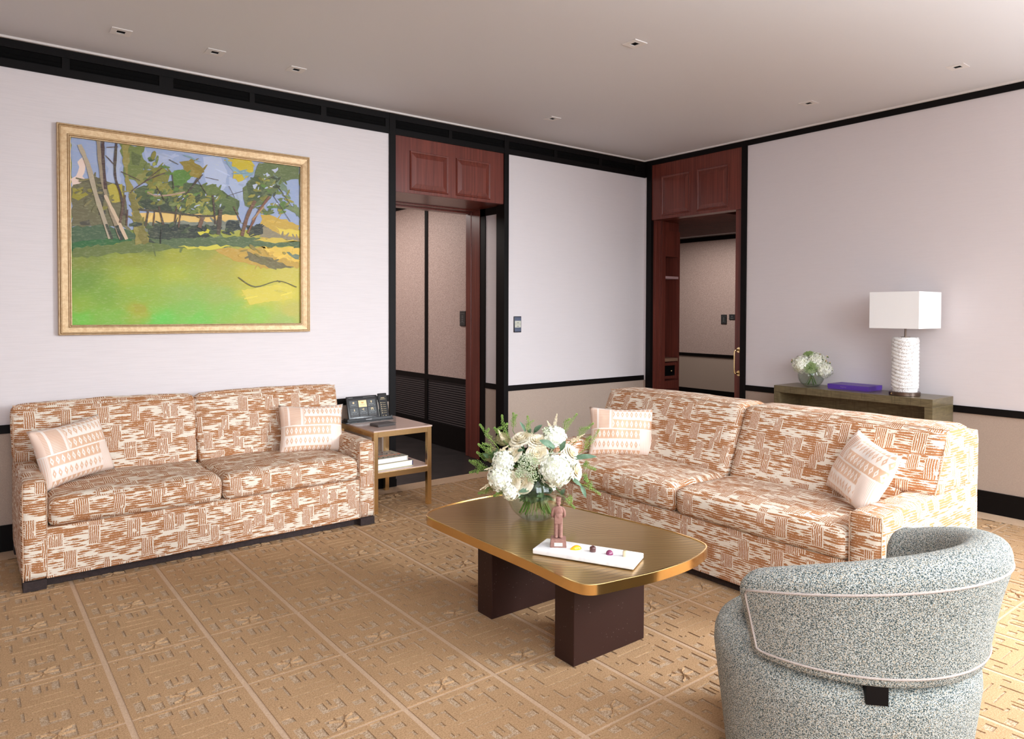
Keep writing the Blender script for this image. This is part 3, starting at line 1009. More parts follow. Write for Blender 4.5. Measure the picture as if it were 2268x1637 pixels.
sofa('rust and cream printed sofa against the left wall under the painting', (1.235, DV - .018 - .41, 0), 0, 1.985, .82, .115, .566, .555, .64, .11, .83, .462, .892, 1)
sofa('rust and cream printed sofa in front of the console table, behind the coffee table', (3.13 + .545, 2.553, 0), -math.pi / 2, 2.27, 1.09, .152, .566, .49, .66, .17, .845, .475, .878, 4)

def pillow(label, c, yaw, tilt, roll, w=.45, h=.345, t=.15, seed=0):
    n, m = 26, 20
    bm = bmesh.new()
    uvl = bm.loops.layers.uv.verify()
    grid = {}
    for side in (-1, 1):
        for i in range(n + 1):
            for j in range(m + 1):
                a, b = 2 * i / n - 1, 2 * j / m - 1
                edge = i in (0, n) or j in (0, m)
                if edge and (1, i, j) in grid or (edge and (-1, i, j) in grid):
                    grid[(side, i, j)] = grid[(-side, i, j)]; continue
                px = a * w / 2 * (1 - .075 * (1 - b * b) * abs(a) ** 3)
                pz = b * h / 2 * (1 - .10 * (1 - a * a) * abs(b) ** 3)
                th = t / 2 * ((1 - abs(a) ** 2.6) ** .55) * ((1 - abs(b) ** 2.6) ** .55)
                k = 1 - max(abs(a), abs(b)) ** 6
                wr = mnoise.noise(Vector((px * 11 + seed * 5, pz * 11, side * 3.0))) * .009 + mnoise.noise(Vector((px * 28 + seed * 9, pz * 24, side * 3.0))) * .004
                py = side * (th + wr * k)
                grid[(side, i, j)] = bm.verts.new((px, py, pz))
    for side in (-1, 1):
        for i in range(n):
            for j in range(m):
                ids = [(i, j), (i + 1, j), (i + 1, j + 1), (i, j + 1)]
                if side > 0: ids = ids[::-1]
                f = bm.faces.new([grid[(side,) + q] for q in ids])
                for l, (p, q) in zip(f.loops, ids): l[uvl].uv = ((p / n) if side < 0 else 1 - p / n, q / m)
    o = build('lumbar_pillow', bm, M_pillow, None, 180)
    o.matrix_world = Matrix.Translation(c) @ Matrix.Rotation(math.radians(yaw), 4, 'Z') @ Matrix.Rotation(math.radians(-tilt), 4, 'X') @ Matrix.Rotation(math.radians(roll), 4, 'Y')
    return tag(o, label, 'pillow', 'peach lumbar pillows')
pillow('peach patterned lumbar pillow at the left arm of the sofa under the painting', (.51, 4.74, .640), 32, 17, -5, seed=1)
pillow('peach patterned lumbar pillow at the right arm of the sofa under the painting', (1.955, 4.80, .618), -12, 20, 2, seed=2)
pillow('peach patterned lumbar pillow at the far end of the right sofa behind the flowers', (3.56, 3.35, .625), -48, 20, 0, seed=3)
pillow('peach patterned lumbar pillow beside the near arm of the right sofa, close to the armchair', (3.545, 1.715, .652), -126, 26, 8, seed=4)

# ------------------------------------------------------------------ coffee table
T_Z = 0.45
OUT = [(1.785, 2.93), (1.80, 2.99), (1.86, 3.045), (1.99, 3.085), (2.18, 3.10), (2.33, 3.082), (2.395, 3.03), (2.432, 2.90), (2.474, 2.658), (2.517, 2.40), (2.552, 2.163), (2.558, 2.05), (2.545, 1.92), (2.50, 1.855), (2.384, 1.813), (2.262, 1.797), (2.092, 1.800), (1.94, 1.824), (1.845, 1.842), (1.802, 1.868), (1.786, 1.912), (1.783, 1.97), (1.791, 2.17), (1.787, 2.44), (1.783, 2.65), (1.781, 2.86)]
OUTS = [(p.x, p.y) for p in catmull([(x, y, 0) for x, y in OUT], 4)]
CT = empty('coffee_table', (2.17, 2.44, 0), 0, 'brass topped coffee table with dark slab legs in the middle of the carpet', 'coffee table')
def loc2(P): return [(x - 2.17, y - 2.44) for x, y in P]
def inset(P, d):
    n = len(P); out = []
    for i in range(n):
        a, b = Vector(P[i - 1]), Vector(P[(i + 1) % n])
        t = (b - a).normalized()
        nn = Vector((-t.y, t.x))
        out.append((P[i][0] + nn.x * d, P[i][1] + nn.y * d))
    return out
_area = sum(OUTS[i][0] * OUTS[(i + 1) % len(OUTS)][1] - OUTS[(i + 1) % len(OUTS)][0] * OUTS[i][1] for i in range(len(OUTS)))
if _area < 0: OUTS.reverse()
INS = inset(OUTS, .007)
bm = bmesh.new(); prism(bm, loc2(INS), T_Z - .035, T_Z - .003); build('top_panel', bm, M_ttop, CT, 30)
bm = bmesh.new()
A, B = loc2(OUTS), loc2(INS)
n = len(A)
va = [[bm.verts.new((x, y, z)) for x, y in Q] for Q, z in ((A, T_Z - .040), (A, T_Z - .0015), (inset(A, .0015), T_Z), (B, T_Z), (B, T_Z - .004))]
for q, r in zip(va, va[1:]):
    for i in range(n): bm.faces.new((q[i], q[(i + 1) % n], r[(i + 1) % n], r[i]))
bm.faces.new(va[0][::-1])
build('rim', bm, M_brass2, CT, 35)
for y0, y1 in ((2.104, 2.222), (2.667, 2.782)):
    bm = bmesh.new(); box(bm, (1.962 - 2.17, y0 - 2.44, 0), (2.386 - 2.17, y1 - 2.44, T_Z - .040), .003); build('leg', bm, M_dleg, CT)

# ------------------------------------------------------------------ brass side table
ST = empty('side_table', (2.553, 4.86, 0), 0, 'brass framed side table with glass top and shelf beside the left sofa', 'side table')
sx, sy, lw = .238, .298, .034
lo = {'fl': (-sx, -sy), 'fr': (sx - lw, -sy), 'bl': (-sx, sy - lw), 'br': (sx - lw - .055, sy - lw)}
for k, (a, b) in lo.items():
    bm = bmesh.new(); box(bm, (a, b, 0), (a + lw, b + lw, .583), .0015); build('leg', bm, M_brass, ST)
def stframe(z0, z1, name):
    bm = bmesh.new()
    box(bm, (-sx + lw, -sy, z0), (sx - lw, -sy + lw, z1), .001); box(bm, (-sx + lw, sy - lw, z0), (sx, sy, z1), .001)
    box(bm, (-sx, -sy + lw, z0), (-sx + lw, sy - lw, z1), .001); box(bm, (sx - lw, -sy + lw, z0), (sx, sy - lw, z1), .001)
    build(name, bm, M_brass, ST)
stframe(.545, .583, 'top_frame'); stframe(.250, .290, 'shelf_frame')
bm = bmesh.new(); box(bm, (-sx - .002, -sy - .004, .5835), (sx + .004, sy, .594), .0015); build('glass_top', bm, M_smoke, ST)
bm = bmesh.new(); box(bm, (-sx + lw * .4, -sy + .004, .2905), (sx - .004, sy - .01, .298), .001); build('shelf', bm, M_smoke, ST)

# ------------------------------------------------------------------ armchair
AC = empty('armchair', (2.219, 1.136, 0), 0, 'round grey-blue boucle tub armchair seen from behind in the foreground', 'armchair')
bm = bmesh.new()
lathe(bm, [(0, .012), (.335, .012), (.345, .02), (.352, .08), (.366, .20), (.380, .31), (.386, .36), (.384, .395), (.374, .42), (.352, .437), (.31, .445), (.0, .447)], 72)
build('seat_base', bm, M_boucle, AC, 60)
bm = bmesh.new(); lathe(bm, [(0, 0), (.31, 0), (.31, .014), (0, .014)], 48); build('swivel_plinth', bm, M_plinth, AC, 40)
bm = bmesh.new()
lathe(bm, [(0, .44), (.26, .44), (.285, .45), (.295, .47), (.285, .492), (.24, .50), (0, .502)], 56)
build('seat_cushion', bm, M_boucle, AC, 60)
prof = catmull([(.398, .482, 0), (.414, .55, 0), (.432, .62, 0), (.450, .675, 0), (.452, .705, 0), (.436, .727, 0), (.398, .736, 0), (.350, .728, 0), (.322, .705, 0), (.312, .66, 0), (.300, .57, 0), (.292, .495, 0), (.302, .474, 0), (.345, .470, 0), (.385, .471, 0)], 3)
A0, A1 = math.radians(174), math.radians(356)
def rise(a):
    # the back is highest behind the sitter and slopes down to the arm ends
    t = (math.degrees(a) - 262) / 92
    return (.695 + .118 * max(0, 1 - t * t) - .446) / (.736 - .468)
def ringpts(a, k=1.0):
    cx, cz = .372, .60
    out = []
    for p in prof:
        r = cx + (p.x - cx) * k; z = cz + (p.y - cz) * k; z = .446 + (z - .468) * rise(a)
        out.append(Vector((r * math.cos(a), r * math.sin(a), z)))
    return out
st = [(A0 - .10, .35), (A0 - .085, .72), (A0 - .055, .90), (A0 - .02, .98)] + [(A0 + (A1 - A0) * i / 56, 1.0) for i in range(57)] + [(A1 + .02, .98), (A1 + .055, .90), (A1 + .085, .72), (A1 + .10, .35)]
bm = bmesh.new()
rings = [[bm.verts.new(p) for p in ringpts(a, k)] for a, k in st]
for q, r in zip(rings, rings[1:]):
    for i in range(len(q)): bm.faces.new((q[i], q[(i + 1) % len(q)], r[(i + 1) % len(q)], r[i]))
bm.faces.new(rings[0][::-1]); bm.faces.new(rings[-1])
back = build('backrest', bm, M_boucle, AC, 60)
def outer(a, z):
    q = [(.398, .482), (.414, .55), (.432, .62), (.450, .675), (.453, .695)]
    for (r0, z0), (r1, z1) in zip(q, q[1:]):
        if z <= z1 or (r1, z1) == q[-1]:
            r = r0 + (r1 - r0) * (z - z0) / (z1 - z0) + .002; z = .446 + (z - .468) * rise(a)
            return Vector((r * math.cos(a), r * math.sin(a), z))
pp = [outer(A0 + .02 + (A1 - A0 - .04) * i / 60, .683) for i in range(61)] + [outer(A1 + .0, .67), outer(A1 - .0, .58), outer(A1 - .01, .50)] + [outer(A1 - .04 - (A1 - A0 - .08) * i / 60, .493) for i in range(61)] + [outer(A0 + .01, .50), outer(A0, .58), outer(A0, .67)]
bm = bmesh.new(); tube(bm, pp, .0036, 6, True); build('welt_piping', bm, M_cpipe, back, 60)
for adeg in (221, 304):
    a = math.radians(adeg)
    bm = bmesh.new(); box(bm, (-.026, -.028, .40), (.040, .028, .48), .002)
    o = build('bracket', bm, M_blackwood, AC); o.location = (.352 * math.cos(a), .352 * math.sin(a), 0); o.rotation_euler = (0, 0, a)

# ------------------------------------------------------------------ console table
CX0, CX1, CY0, CY1, CZ = 5.487, 5.850, 2.152, 3.405, .825
CN = empty('console_table', ((CX0 + CX1) / 2, (CY0 + CY1) / 2, 0), 0, 'olive brown crackle lacquered console table against the right wall behind the sofa', 'console table')
hx, hy = (CX1 - CX0) / 2, (CY1 - CY0) / 2
bm = bmesh.new(); box(bm, (-hx, -hy, CZ - .058), (hx, hy, CZ), .002); build('top', bm, M_console, CN)
for s in (-1, 1):
    bm = bmesh.new(); box(bm, (-hx, s * hy, 0), (hx, s * (hy - .055), CZ - .0585), .002); build('side_panel', bm, M_console, CN)
bm = bmesh.new(); box(bm, (hx - .03, -hy + .055, .08), (hx - .012, hy - .055, CZ - .0585)); build('back_panel', bm, M_console, CN)

# table lamp
TL = empty('table_lamp', (5.62, 2.40, CZ), math.radians(0), 'white table lamp with square shade and brown-veined ceramic column on the console table', 'table lamp')
bm = bmesh.new(); lathe(bm, [(0, 0), (.103, 0), (.106, .003), (.106, .026), (.103, .029), (0, .029)], 48); lb = build('base', bm, M_bronze_metal, TL, 40)
bm = bmesh.new(); q = bmesh.ops.create_cone(bm, cap_ends=True, segments=16, radius1=.006, radius2=.006, depth=.006, matrix=Matrix.Translation((-.09, .055, .015)) @ Matrix.Rotation(math.pi / 2, 4, 'Y') @ Matrix.Rotation(-.55, 4, 'X')); build('switch', bm, M_gilt2, lb)
bm = bmesh.new()
nr, seg = 90, 72
rows = []
zb, zt, R0 = .040, .437, .096
N_R = 14
for i in range(nr + 1):
    z = zb + .016 + (zt - zb - .016) * i / nr
    t = (i / nr) * N_R
    row = []
    for k in range(seg):
        a = 2 * math.pi * k / seg
        col = abs(math.cos(2.0 * (a + .25)))
        rib_ = abs(math.sin(math.pi * (t + .5 * math.sin(2 * (a + .3)))))
        r = R0 - .0085 * (1 - rib_) ** 2 * (.35 + .65 * col) - .003 * (1 - col)
        if i > nr - 4: r -= .005 * (i - nr + 4) ** 1.3 / 4
        if i == 0: r -= .004
        row.append(bm.verts.new((r * math.cos(a), r * math.sin(a), z)))
    rows.append(row)
for q, r in zip(rows, rows[1:]):
    for k in range(seg): bm.faces.new((q[k], q[(k + 1) % seg], r[(k + 1) % seg], r[k]))
bm.faces.new(rows[0][::-1]); bm.faces.new(rows[-1])
lathe(bm, [(0, .029), (.085, .029), (.087, .033), (.087, .06)], 48)
build('column', bm, M_ceramic, TL, 40)
bm = bmesh.new(); lathe(bm, [(0, .436), (.032, .436), (.032, .441), (.0075, .442), (.0075, .60), (0, .60)], 20); build('stem', bm, M_bronze_metal, TL, 40)
bm = bmesh.new()
ax0, ax1, ay0, ay1 = -.20, .18, -.175, .175
for z0, z1 in ((.505, .775),):
    for (a, b, c, d) in ((ax0, ay0, ax0 + .004, ay1), (ax1 - .004, ay0, ax1, ay1), (ax0 + .004, ay0, ax1 - .004, ay0 + .004), (ax0 + .004, ay1 - .004, ax1 - .004, ay1)):
        box(bm, (a, b, z0), (c, d, z1))
box(bm, (ax0 + .004, -.004, .745), (ax1 - .004, .004, .749))
build('lamp_shade', bm, M_shade, TL)

# framed painting
FX0, FX1, FZ0, FZ1 = .487, 2.098, 1.290, 2.600
IX0, IX1, IZ0, IZ1 = .561, 2.027, 1.354, 2.5205
PF = empty('framed_painting', ((FX0 + FX1) / 2, DV, (FZ0 + FZ1) / 2), 0, 'gilt framed landscape painting of trees and a green lawn on the left wall', 'painting')
cx, cz = (FX0 + FX1) / 2, (FZ0 + FZ1) / 2
def frame_ring(bm, steps):
    """steps: list of (t across the moulding 0 outer..1 inner, depth)"""
    prev = None
    for t, d in steps:
        P = [(FX0 + (IX0 - FX0) * t, FZ0 + (IZ0 - FZ0) * t), (FX1 + (IX1 - FX1) * t, FZ0 + (IZ0 - FZ0) * t), (FX1 + (IX1 - FX1) * t, FZ1 + (IZ1 - FZ1) * t), (FX0 + (IX0 - FX0) * t, FZ1 + (IZ1 - FZ1) * t)]
        cur = [bm.verts.new((x - cx, -d, z - cz)) for x, z in P]
        if prev:
            for k in range(4): bm.faces.new((prev[k], prev[(k + 1) % 4], cur[(k + 1) % 4], cur[k]))
        prev = cur
bm = bmesh.new(); frame_ring(bm, [(0, 0), (0, .034), (.06, .040), (.11, .040), (.13, .036), (.17, .036), (.19, .040), (.24, .040), (.27, .033), (.76, .029), (.78, .033), (.85, .033), (.87, .029), (.90, .029), (.92, .032), (.98, .031), (1, .024), (1, .018)])
fr = build('frame', bm, M_gilt, PF)
bm = bmesh.new()
for t in (.15, .255, .77, .885):
    for (a0, b0, a1, b1) in ((0, 0, 1, 0), (1, 0, 1, 1), (1, 1, 0, 1), (0, 1, 0, 0)):
        X = lambda q: (FX0 + (IX0 - FX0) * t) if q == 0 else (FX1 + (IX1 - FX1) * t)
        Z = lambda q: (FZ0 + (IZ0 - FZ0) * t) if q == 0 else (FZ1 + (IZ1 - FZ1) * t)
        d = .0375 if t < .2 else .0345 if t < .3 else .0325
        tube(bm, [(X(a0) - cx, -d, Z(b0) - cz), (X(a1) - cx, -d, Z(b1) - cz)], .0016, 5)
build('gilt_line', bm, M_gilt2, fr)
# ------------------------------------------------------------------ the painted landscape: brush patches in canvas millimetres
PAINT_POLY = [
((152,166,200),[(-728,580),(733,586),(732,107),(-733,1)]),
((178,188,214),[(46,569),(172,576),(220,459),(161,290),(83,342),(56,460)]),
((168,178,206),[(-308,549),(-121,546),(-176,480),(-300,454)]),
((172,182,208),[(-536,545),(-454,547),(-456,322),(-530,323)]),
((170,182,210),[(220,439),(341,422),(320,285),(240,318)]),
((232,205,190),[(-730,327),(-694,368),(-690,432),(-664,458),(-654,437),(-662,335),(-634,325),(-674,270),(-730,268)]),
((228,190,110),[(-388,140),(280,198),(280,126),(-389,69)]),
((122,126,112),[(-355,81),(300,143),(300,76),(-355,19)]),
((104,98,66),[(-730,264),(-666,321),(-634,320),(-586,353),(-538,322),(-438,305),(-422,175),(-424,42),(-731,19)]),
((150,140,40),[(-730,262),(-682,269),(-628,229),(-692,195),(-728,210)]),
((180,164,52),[(-530,304),(-446,313),(-444,210),(-514,194)]),
((72,68,56),[(-594,343),(-546,340),(-536,118),(-576,100)]),
((70,66,52),[(-692,63),(-636,72),(-628,41),(-684,34)]),
((66,92,60),[(-731,24),(-540,45),(-406,25),(-355,-34),(-732,-90)]),
((30,96,40),[(-728,-79),(-475,-32),(-364,-37),(-558,-90),(-728,-151)]),
((98,112,48),[(-728,-112),(-424,-54),(-161,-34),(-24,-67),(-424,-123),(-728,-176)]),
((214,198,72),[(298,-350),(670,-288),(681,-407),(359,-456)]),
((160,160,40),[(-393,-464),(-316,-469),(-312,-519),(-376,-507)]),
((196,160,60),[(445,192),(530,199),(732,145),(732,-2),(444,12)]),
((222,196,70),[(550,115),(732,102),(732,53),(593,63)]),
((140,128,100),[(466,114),(572,63),(732,50),(732,29),(434,31)]),
((192,154,58),[(109,-70),(444,-40),(732,-35),(732,-177),(443,-188),(258,-144)]),
((228,188,72),[(433,-39),(728,-24),(728,-133),(572,-108)]),
((110,100,60),[(339,-78),(528,-121),(681,-181),(528,-191),(359,-133)]),
((108,122,100),[(626,-62),(732,-89),(732,-113),(671,-105)]),
((44,54,40),[(-312,55),(-125,84),(82,88),(91,0),(-70,-42),(-286,-46)]),
((30,40,36),[(200,132),(290,142),(302,76),(208,64)]),
((34,40,34),[(330,109),(445,123),(457,55),(361,44)]),
((80,100,60),[(-304,-31),(258,29),(732,20),(732,-18),(-125,-71)]),
((206,196,60),[(-125,-70),(139,-43),(258,-46),(62,-80)]),
((210,200,50),[(6,42),(125,94),(133,62),(24,24)]),
((208,180,66),[(381,10),(572,42),(727,19),(572,-1)]),
((70,86,44),[(-379,293),(-248,355),(-123,369),(16,375),(161,351),(290,282),(290,189),(141,161),(24,166),(-125,158),(-250,191),(-355,157)]),
((122,120,40),[(-344,411),(-222,455),(-159,433),(-178,363),(-302,334)]),
((140,120,30),[(-95,500),(-20,540),(50,479),(26,406),(-67,415)]),
((84,124,40),[(-141,445),(-67,464),(-30,419),(-87,332),(-141,346)]),
((150,150,60),[(-68,277),(26,256),(117,174),(54,156),(-32,211)]),
((96,112,46),[(54,369),(121,377),(210,305),(141,265),(64,298)]),
((128,124,44),[(-302,330),(-186,352),(-151,298),(-250,268)]),
((48,60,38),[(-355,219),(-266,237),(-161,218),(-151,159),(-302,165)]),
((86,104,50),[(121,265),(250,299),(280,219),(161,198)]),
((108,120,52),[(-458,580),(-318,576),(-334,517),(-296,484),(-354,343),(-430,363)]),
((86,98,44),[(-394,537),(-332,508),(-353,455),(-386,462)]),
((136,134,64),[(-370,369),(-300,416),(-284,351),(-354,314)]),
((200,176,30),[(242,580),(383,581),(395,501),(290,414),(246,442)]),
((96,110,62),[(425,568),(574,580),(733,581),(733,486),(616,453),(530,348),(498,300),(393,227),(340,245),(320,368),(393,470)]),
((70,84,46),[(341,412),(415,483),(488,428),(445,295),(361,266)]),
((110,124,80),[(572,322),(728,270),(729,214),(594,277)]),
((110,130,110),[(530,499),(584,482),(661,377),(574,393)]),
((186,194,216),[(466,489),(498,509),(514,489),(482,464)]),
((186,194,216),[(393,397),(417,431),(427,411),(403,377)]),
((186,194,216),[(530,539),(562,552),(572,531),(542,517)]),
((130,160,172),[(182,546),(302,500),(393,491),(363,464),(260,483)]),
((124,150,160),[(-89,560),(-20,560),(38,516),(-30,527)]),
((146,134,62),[(-450,585),(-404,583),(-410,384),(-369,256),(-336,87),(-290,-56),(-373,-65),(-397,177),(-430,344)]),
((122,112,44),[(-410,252),(-369,256),(-336,87),(-294,-56),(-338,-58),(-380,122)]),
]
PAINT_LINE = [
((176,160,136),24.6,[(-684,537),(-634,403),(-596,232),(-516,-39)]),
((150,132,108),20.8,[(-580,575),(-562,356),(-522,165),(-458,-40)]),
((208,182,152),18.9,[(-546,237),(-489,112),(-424,-38)]),
((52,56,44),17.0,[(-540,52),(-507,-44)]),
((46,50,40),20.8,[(-482,47),(-450,-43)]),
((70,44,44),18.9,[(-556,574),(-554,450),(-542,275)]),
((66,46,44),15.1,[(-479,576),(-488,374),(-456,247),(-436,117)]),
((90,60,46),13.2,[(-462,66),(-432,249)]),
((84,56,46),9.5,[(-424,50),(-418,156)]),
((80,56,50),6.6,[(-400,262),(-379,293),(-284,370),(-194,419)]),
((80,56,50),5.7,[(-540,489),(-491,435)]),
((80,56,50),5.7,[(-536,540),(-471,554)]),
((80,56,50),5.7,[(-454,397),(-344,352)]),
((78,56,46),13.2,[(-232,192),(-204,73)]),
((74,50,42),13.2,[(-312,58),(-296,158)]),
((90,64,50),7.6,[(-266,64),(-256,171)]),
((80,58,46),9.5,[(-135,91),(-121,202)]),
((98,66,50),9.5,[(-111,61),(-95,175)]),
((112,80,60),28.4,[(22,71),(46,148)]),
((74,58,44),32.1,[(147,32),(163,208)]),
((70,50,42),11.3,[(129,102),(111,305)]),
((110,70,50),22.7,[(308,33),(351,184),(403,293)]),
((120,74,54),17.0,[(349,56),(424,211),(508,335)]),
((90,58,46),8.5,[(302,133),(250,237)]),
((172,132,92),11.3,[(381,153),(466,255)]),
((80,60,50),7.6,[(-68,285),(46,438)]),
((172,142,120),9.5,[(-302,282),(-250,263),(-159,277),(-68,306)]),
((70,54,46),7.6,[(-30,330),(12,409)]),
((70,50,46),3.8,[(64,421),(151,411)]),
((90,86,90),5.7,[(-167,512),(-109,487)]),
((70,56,44),5.7,[(-149,415),(-139,318)]),
((70,60,44),13.2,[(-355,162),(-151,159),(6,152),(121,159)]),
((76,56,46),3.8,[(530,348),(660,165)]),
((76,56,46),3.8,[(552,435),(674,274)]),
((76,56,46),3.8,[(466,447),(554,489)]),
((70,50,42),3.8,[(220,378),(260,300)]),
((70,50,42),3.8,[(201,304),(332,359)]),
((70,50,42),4.7,[(8,404),(74,301)]),
((70,50,42),4.7,[(-196,235),(-248,326)]),
((70,50,42),4.7,[(-105,234),(-30,290)]),
((74,52,44),4.7,[(-318,347),(-212,451)]),
((64,50,40),4.7,[(-22,162),(24,136)]),
((96,92,50),7.6,[(282,-262),(401,-327),(570,-280),(706,-322)]),
((96,92,50),4.7,[(560,-275),(583,-290)]),
((36,40,34),8.5,[(-51,1),(91,20)]),
((40,40,34),6.6,[(-224,-54),(-216,38)]),
]
LAWN = [
((-678,-178),(128,140,44)),
((-680,-315),(110,146,42)),
((-560,-405),(122,160,46)),
((-680,-471),(136,168,44)),
((-682,-545),(112,186,56)),
((-520,-554),(126,178,58)),
((-390,-164),(146,152,38)),
((-391,-279),(160,174,48)),
((-350,-402),(140,172,52)),
((-351,-498),(162,168,42)),
((-218,-556),(104,194,70)),
((-125,-132),(160,162,42)),
((-127,-250),(170,180,52)),
((-81,-378),(148,174,76)),
((-36,-467),(130,180,72)),
((12,-567),(116,192,70)),
((159,-138),(170,160,58)),
((157,-251),(170,168,62)),
((157,-394),(152,174,78)),
((207,-496),(136,182,68)),
((306,-568),(150,182,68)),
((359,-254),(194,180,54)),
((411,-390),(206,192,54)),
((410,-527),(150,190,72)),
((626,-246),(200,186,76)),
((626,-354),(214,198,64)),
((680,-494),(188,180,80)),
((624,-570),(160,182,88)),
((-678,-86),(70,100,46)),
((-304,-64),(110,124,48)),
((62,-42),(140,150,54)),
((464,-18),(180,168,60)),
]
def canvas():
    rnd = random.Random(5)
    bm = bmesh.new()
    col = bm.loops.layers.float_color.new('Col')
    def poly(c, P, d):
        vs = [bm.verts.new((x / 1000.0, -d, z / 1000.0)) for x, z in P]
        f = bm.faces.new(vs)
        f.normal_update()
        if f.normal.y > 0: f.normal_flip()
        k = lin(*c)
        for l in f.loops:
            l[col] = (k[0], k[1], k[2], 1)
    xa, xb, za, zb = (IX0 - cx) * 1000, (IX1 - cx) * 1000, (IZ0 - cz) * 1000, (IZ1 - cz) * 1000
    clampx = lambda x: max(xa, min(xb, x)); clampz = lambda z: max(za, min(zb, z))
    d = .012
    poly((150, 150, 70), [(xa - 5, za - 5), (xb + 5, za - 5), (xb + 5, zb + 5), (xa - 5, zb + 5)], d)
    # the lawn: colours worked into each other, wet in wet
    nx, nz = 70, 46
    top = 95
    vv = {}
    def lawn(x, z):
        x += 40 * mnoise.noise(Vector((x * .012, z * .02, 3))) + 16 * mnoise.noise(Vector((x * .05, z * .09, 7)))
        z += 26 * mnoise.noise(Vector((x * .012, z * .02, 11))) + 9 * mnoise.noise(Vector((x * .05, z * .12, 5)))
        a = [0, 0, 0]; W = 0
        for (q, c) in LAWN:
            w = 1 / (((x - q[0]) ** 2 + 1.8 * (z - q[1]) ** 2) ** 1.5 + 300)
            W += w
            for k in range(3): a[k] += w * c[k]
        return lin(*[k / W for k in a])
    for i in range(nx + 1):
        for j in range(nz + 1):
            x = xa + (xb - xa) * i / nx; z = za + (top - za) * j / nz
            vv[i, j] = (bm.verts.new((x / 1000, -.0122, z / 1000)), lawn(x, z))
    for i in range(nx):
        for j in range(nz):
            ids = [(i, j), (i + 1, j), (i + 1, j + 1), (i, j + 1)]
            f = bm.faces.new([vv[q][0] for q in ids])
            for l, q in zip(f.loops, ids): l[col] = vv[q][1]
    d += .0004
    def rough(P, amp):
        out = []
        n = len(P)
        for i in range(n):
            a, b = Vector(P[i]), Vector(P[(i + 1) % n])
            m = max(2, int((b - a).length / 26))
            for j in range(m):
                q = a.lerp(b, j / m)
                out.append((clampx(q.x + rnd.uniform(-amp, amp)), clampz(q.y + rnd.uniform(-amp, amp))))
        return out
    for c, P in PAINT_POLY:
        d += .00005
        poly(c, rough(P, 9), d)
        # loose strokes of the same colour broken over the patch
        mx = sum(p[0] for p in P) / len(P); mz = sum(p[1] for p in P) / len(P)
        for _ in range(0 if (max(p[0] for p in P) - min(p[0] for p in P)) < 110 or (max(p[1] for p in P) - min(p[1] for p in P)) < 75 else 6):
            d += .000006
            t = rnd.random(); k = rnd.randrange(len(P))
            e = Vector(P[k]).lerp(Vector(P[(k + 1) % len(P)]), t).lerp(Vector((mx, mz)), rnd.uniform(-.06, .5))
            a = rnd.uniform(-.5, .5) if mz < -120 else rnd.uniform(-1.4, 1.4)
            L, w = rnd.uniform(18, 60), rnd.uniform(4, 11)
            dx, dz = math.cos(a), math.sin(a)
            q = [(e.x + dx * s * L - dz * r * w, e.y + dz * s * L + dx * r * w) for s, r in ((-1, -.6), (.2, -1), (1, -.3), (.9, .5), (-.1, 1), (-1, .5))]
            j = rnd.uniform(.93, 1.07)
            poly(tuple(max(0, min(255, v * j)) for v in c), [(clampx(x), clampz(z)) for x, z in q], d)
    greens = [(96, 112, 46), (70, 86, 44), (122, 120, 40), (140, 132, 44), (84, 118, 42), (54, 66, 38), (150, 150, 60), (108, 120, 60)]
    def dab(c, x, z, L, w, a):
        n = 9
        poly(c, [(clampx(x + math.cos(a) * L * math.cos(t) - math.sin(a) * w * math.sin(t) * rnd.uniform(.7, 1.2)), clampz(z + math.sin(a) * L * math.cos(t) + math.cos(a) * w * math.sin(t) * rnd.uniform(.7, 1.2))) for t in [2 * math.pi * k / n for k in range(n)]], d)
    for (mx, mz, rx, rz, cnt, cs) in ((-60, 250, 250, 90, 90, greens), (510, 330, 150, 150, 60, greens), (-250, 420, 70, 110, 22, greens), (-600, 240, 110, 100, 26, [(104, 98, 66), (84, 80, 58), (126, 116, 74), (140, 132, 50)]), (-60, 240, 240, 90, 14, [(176, 186, 210)]), (520, 360, 120, 110, 10, [(182, 192, 216)]), (-60, 60, 330, 26, 30, [(44, 54, 40), (62, 76, 46), (30, 40, 36)]), (450, -70, 250, 40, 8, [(200, 160, 62), (224, 186, 74), (150, 132, 60), (176, 150, 58)])):
        for _ in range(cnt):
            d += .000008
            t = rnd.random() * 6.28; r = rnd.random() ** .5
            c = rnd.choice(cs); j = rnd.uniform(.9, 1.1)
            small = .45 if c[2] > 180 else 1
            dab(tuple(min(255, v * j) for v in c), mx + rx * r * math.cos(t), mz + rz * r * math.sin(t), rnd.uniform(14, 38) * small, rnd.uniform(6, 14) * small, rnd.uniform(-.9, .9) + (.0 if mz < 100 else .5))
    for c, w, P in PAINT_LINE:
        d += .00004
        C = catmull([(x, z, 0) for x, z in P], 5, False) if len(P) > 2 else [Vector((P[0][0], P[0][1], 0)).lerp(Vector((P[1][0], P[1][1], 0)), t / 4) for t in range(5)]
        L, R = [], []
        for i, p in enumerate(C):
            t = (C[min(i + 1, len(C) - 1)] - C[max(i - 1, 0)]).normalized()
            nn = Vector((-t.y, t.x, 0)) * w * .5 * rnd.uniform(.75, 1.2)
            L.append((clampx(p.x + nn.x), clampz(p.y + nn.y))); R.append((clampx(p.x - nn.x), clampz(p.y - nn.y)))
        poly(c, L + R[::-1], d)
    me = bpy.data.meshes.new('canvas')
    bm.to_mesh(me); bm.free()
    me.materials.append(M_paint)
    link('canvas', me, PF)
canvas()
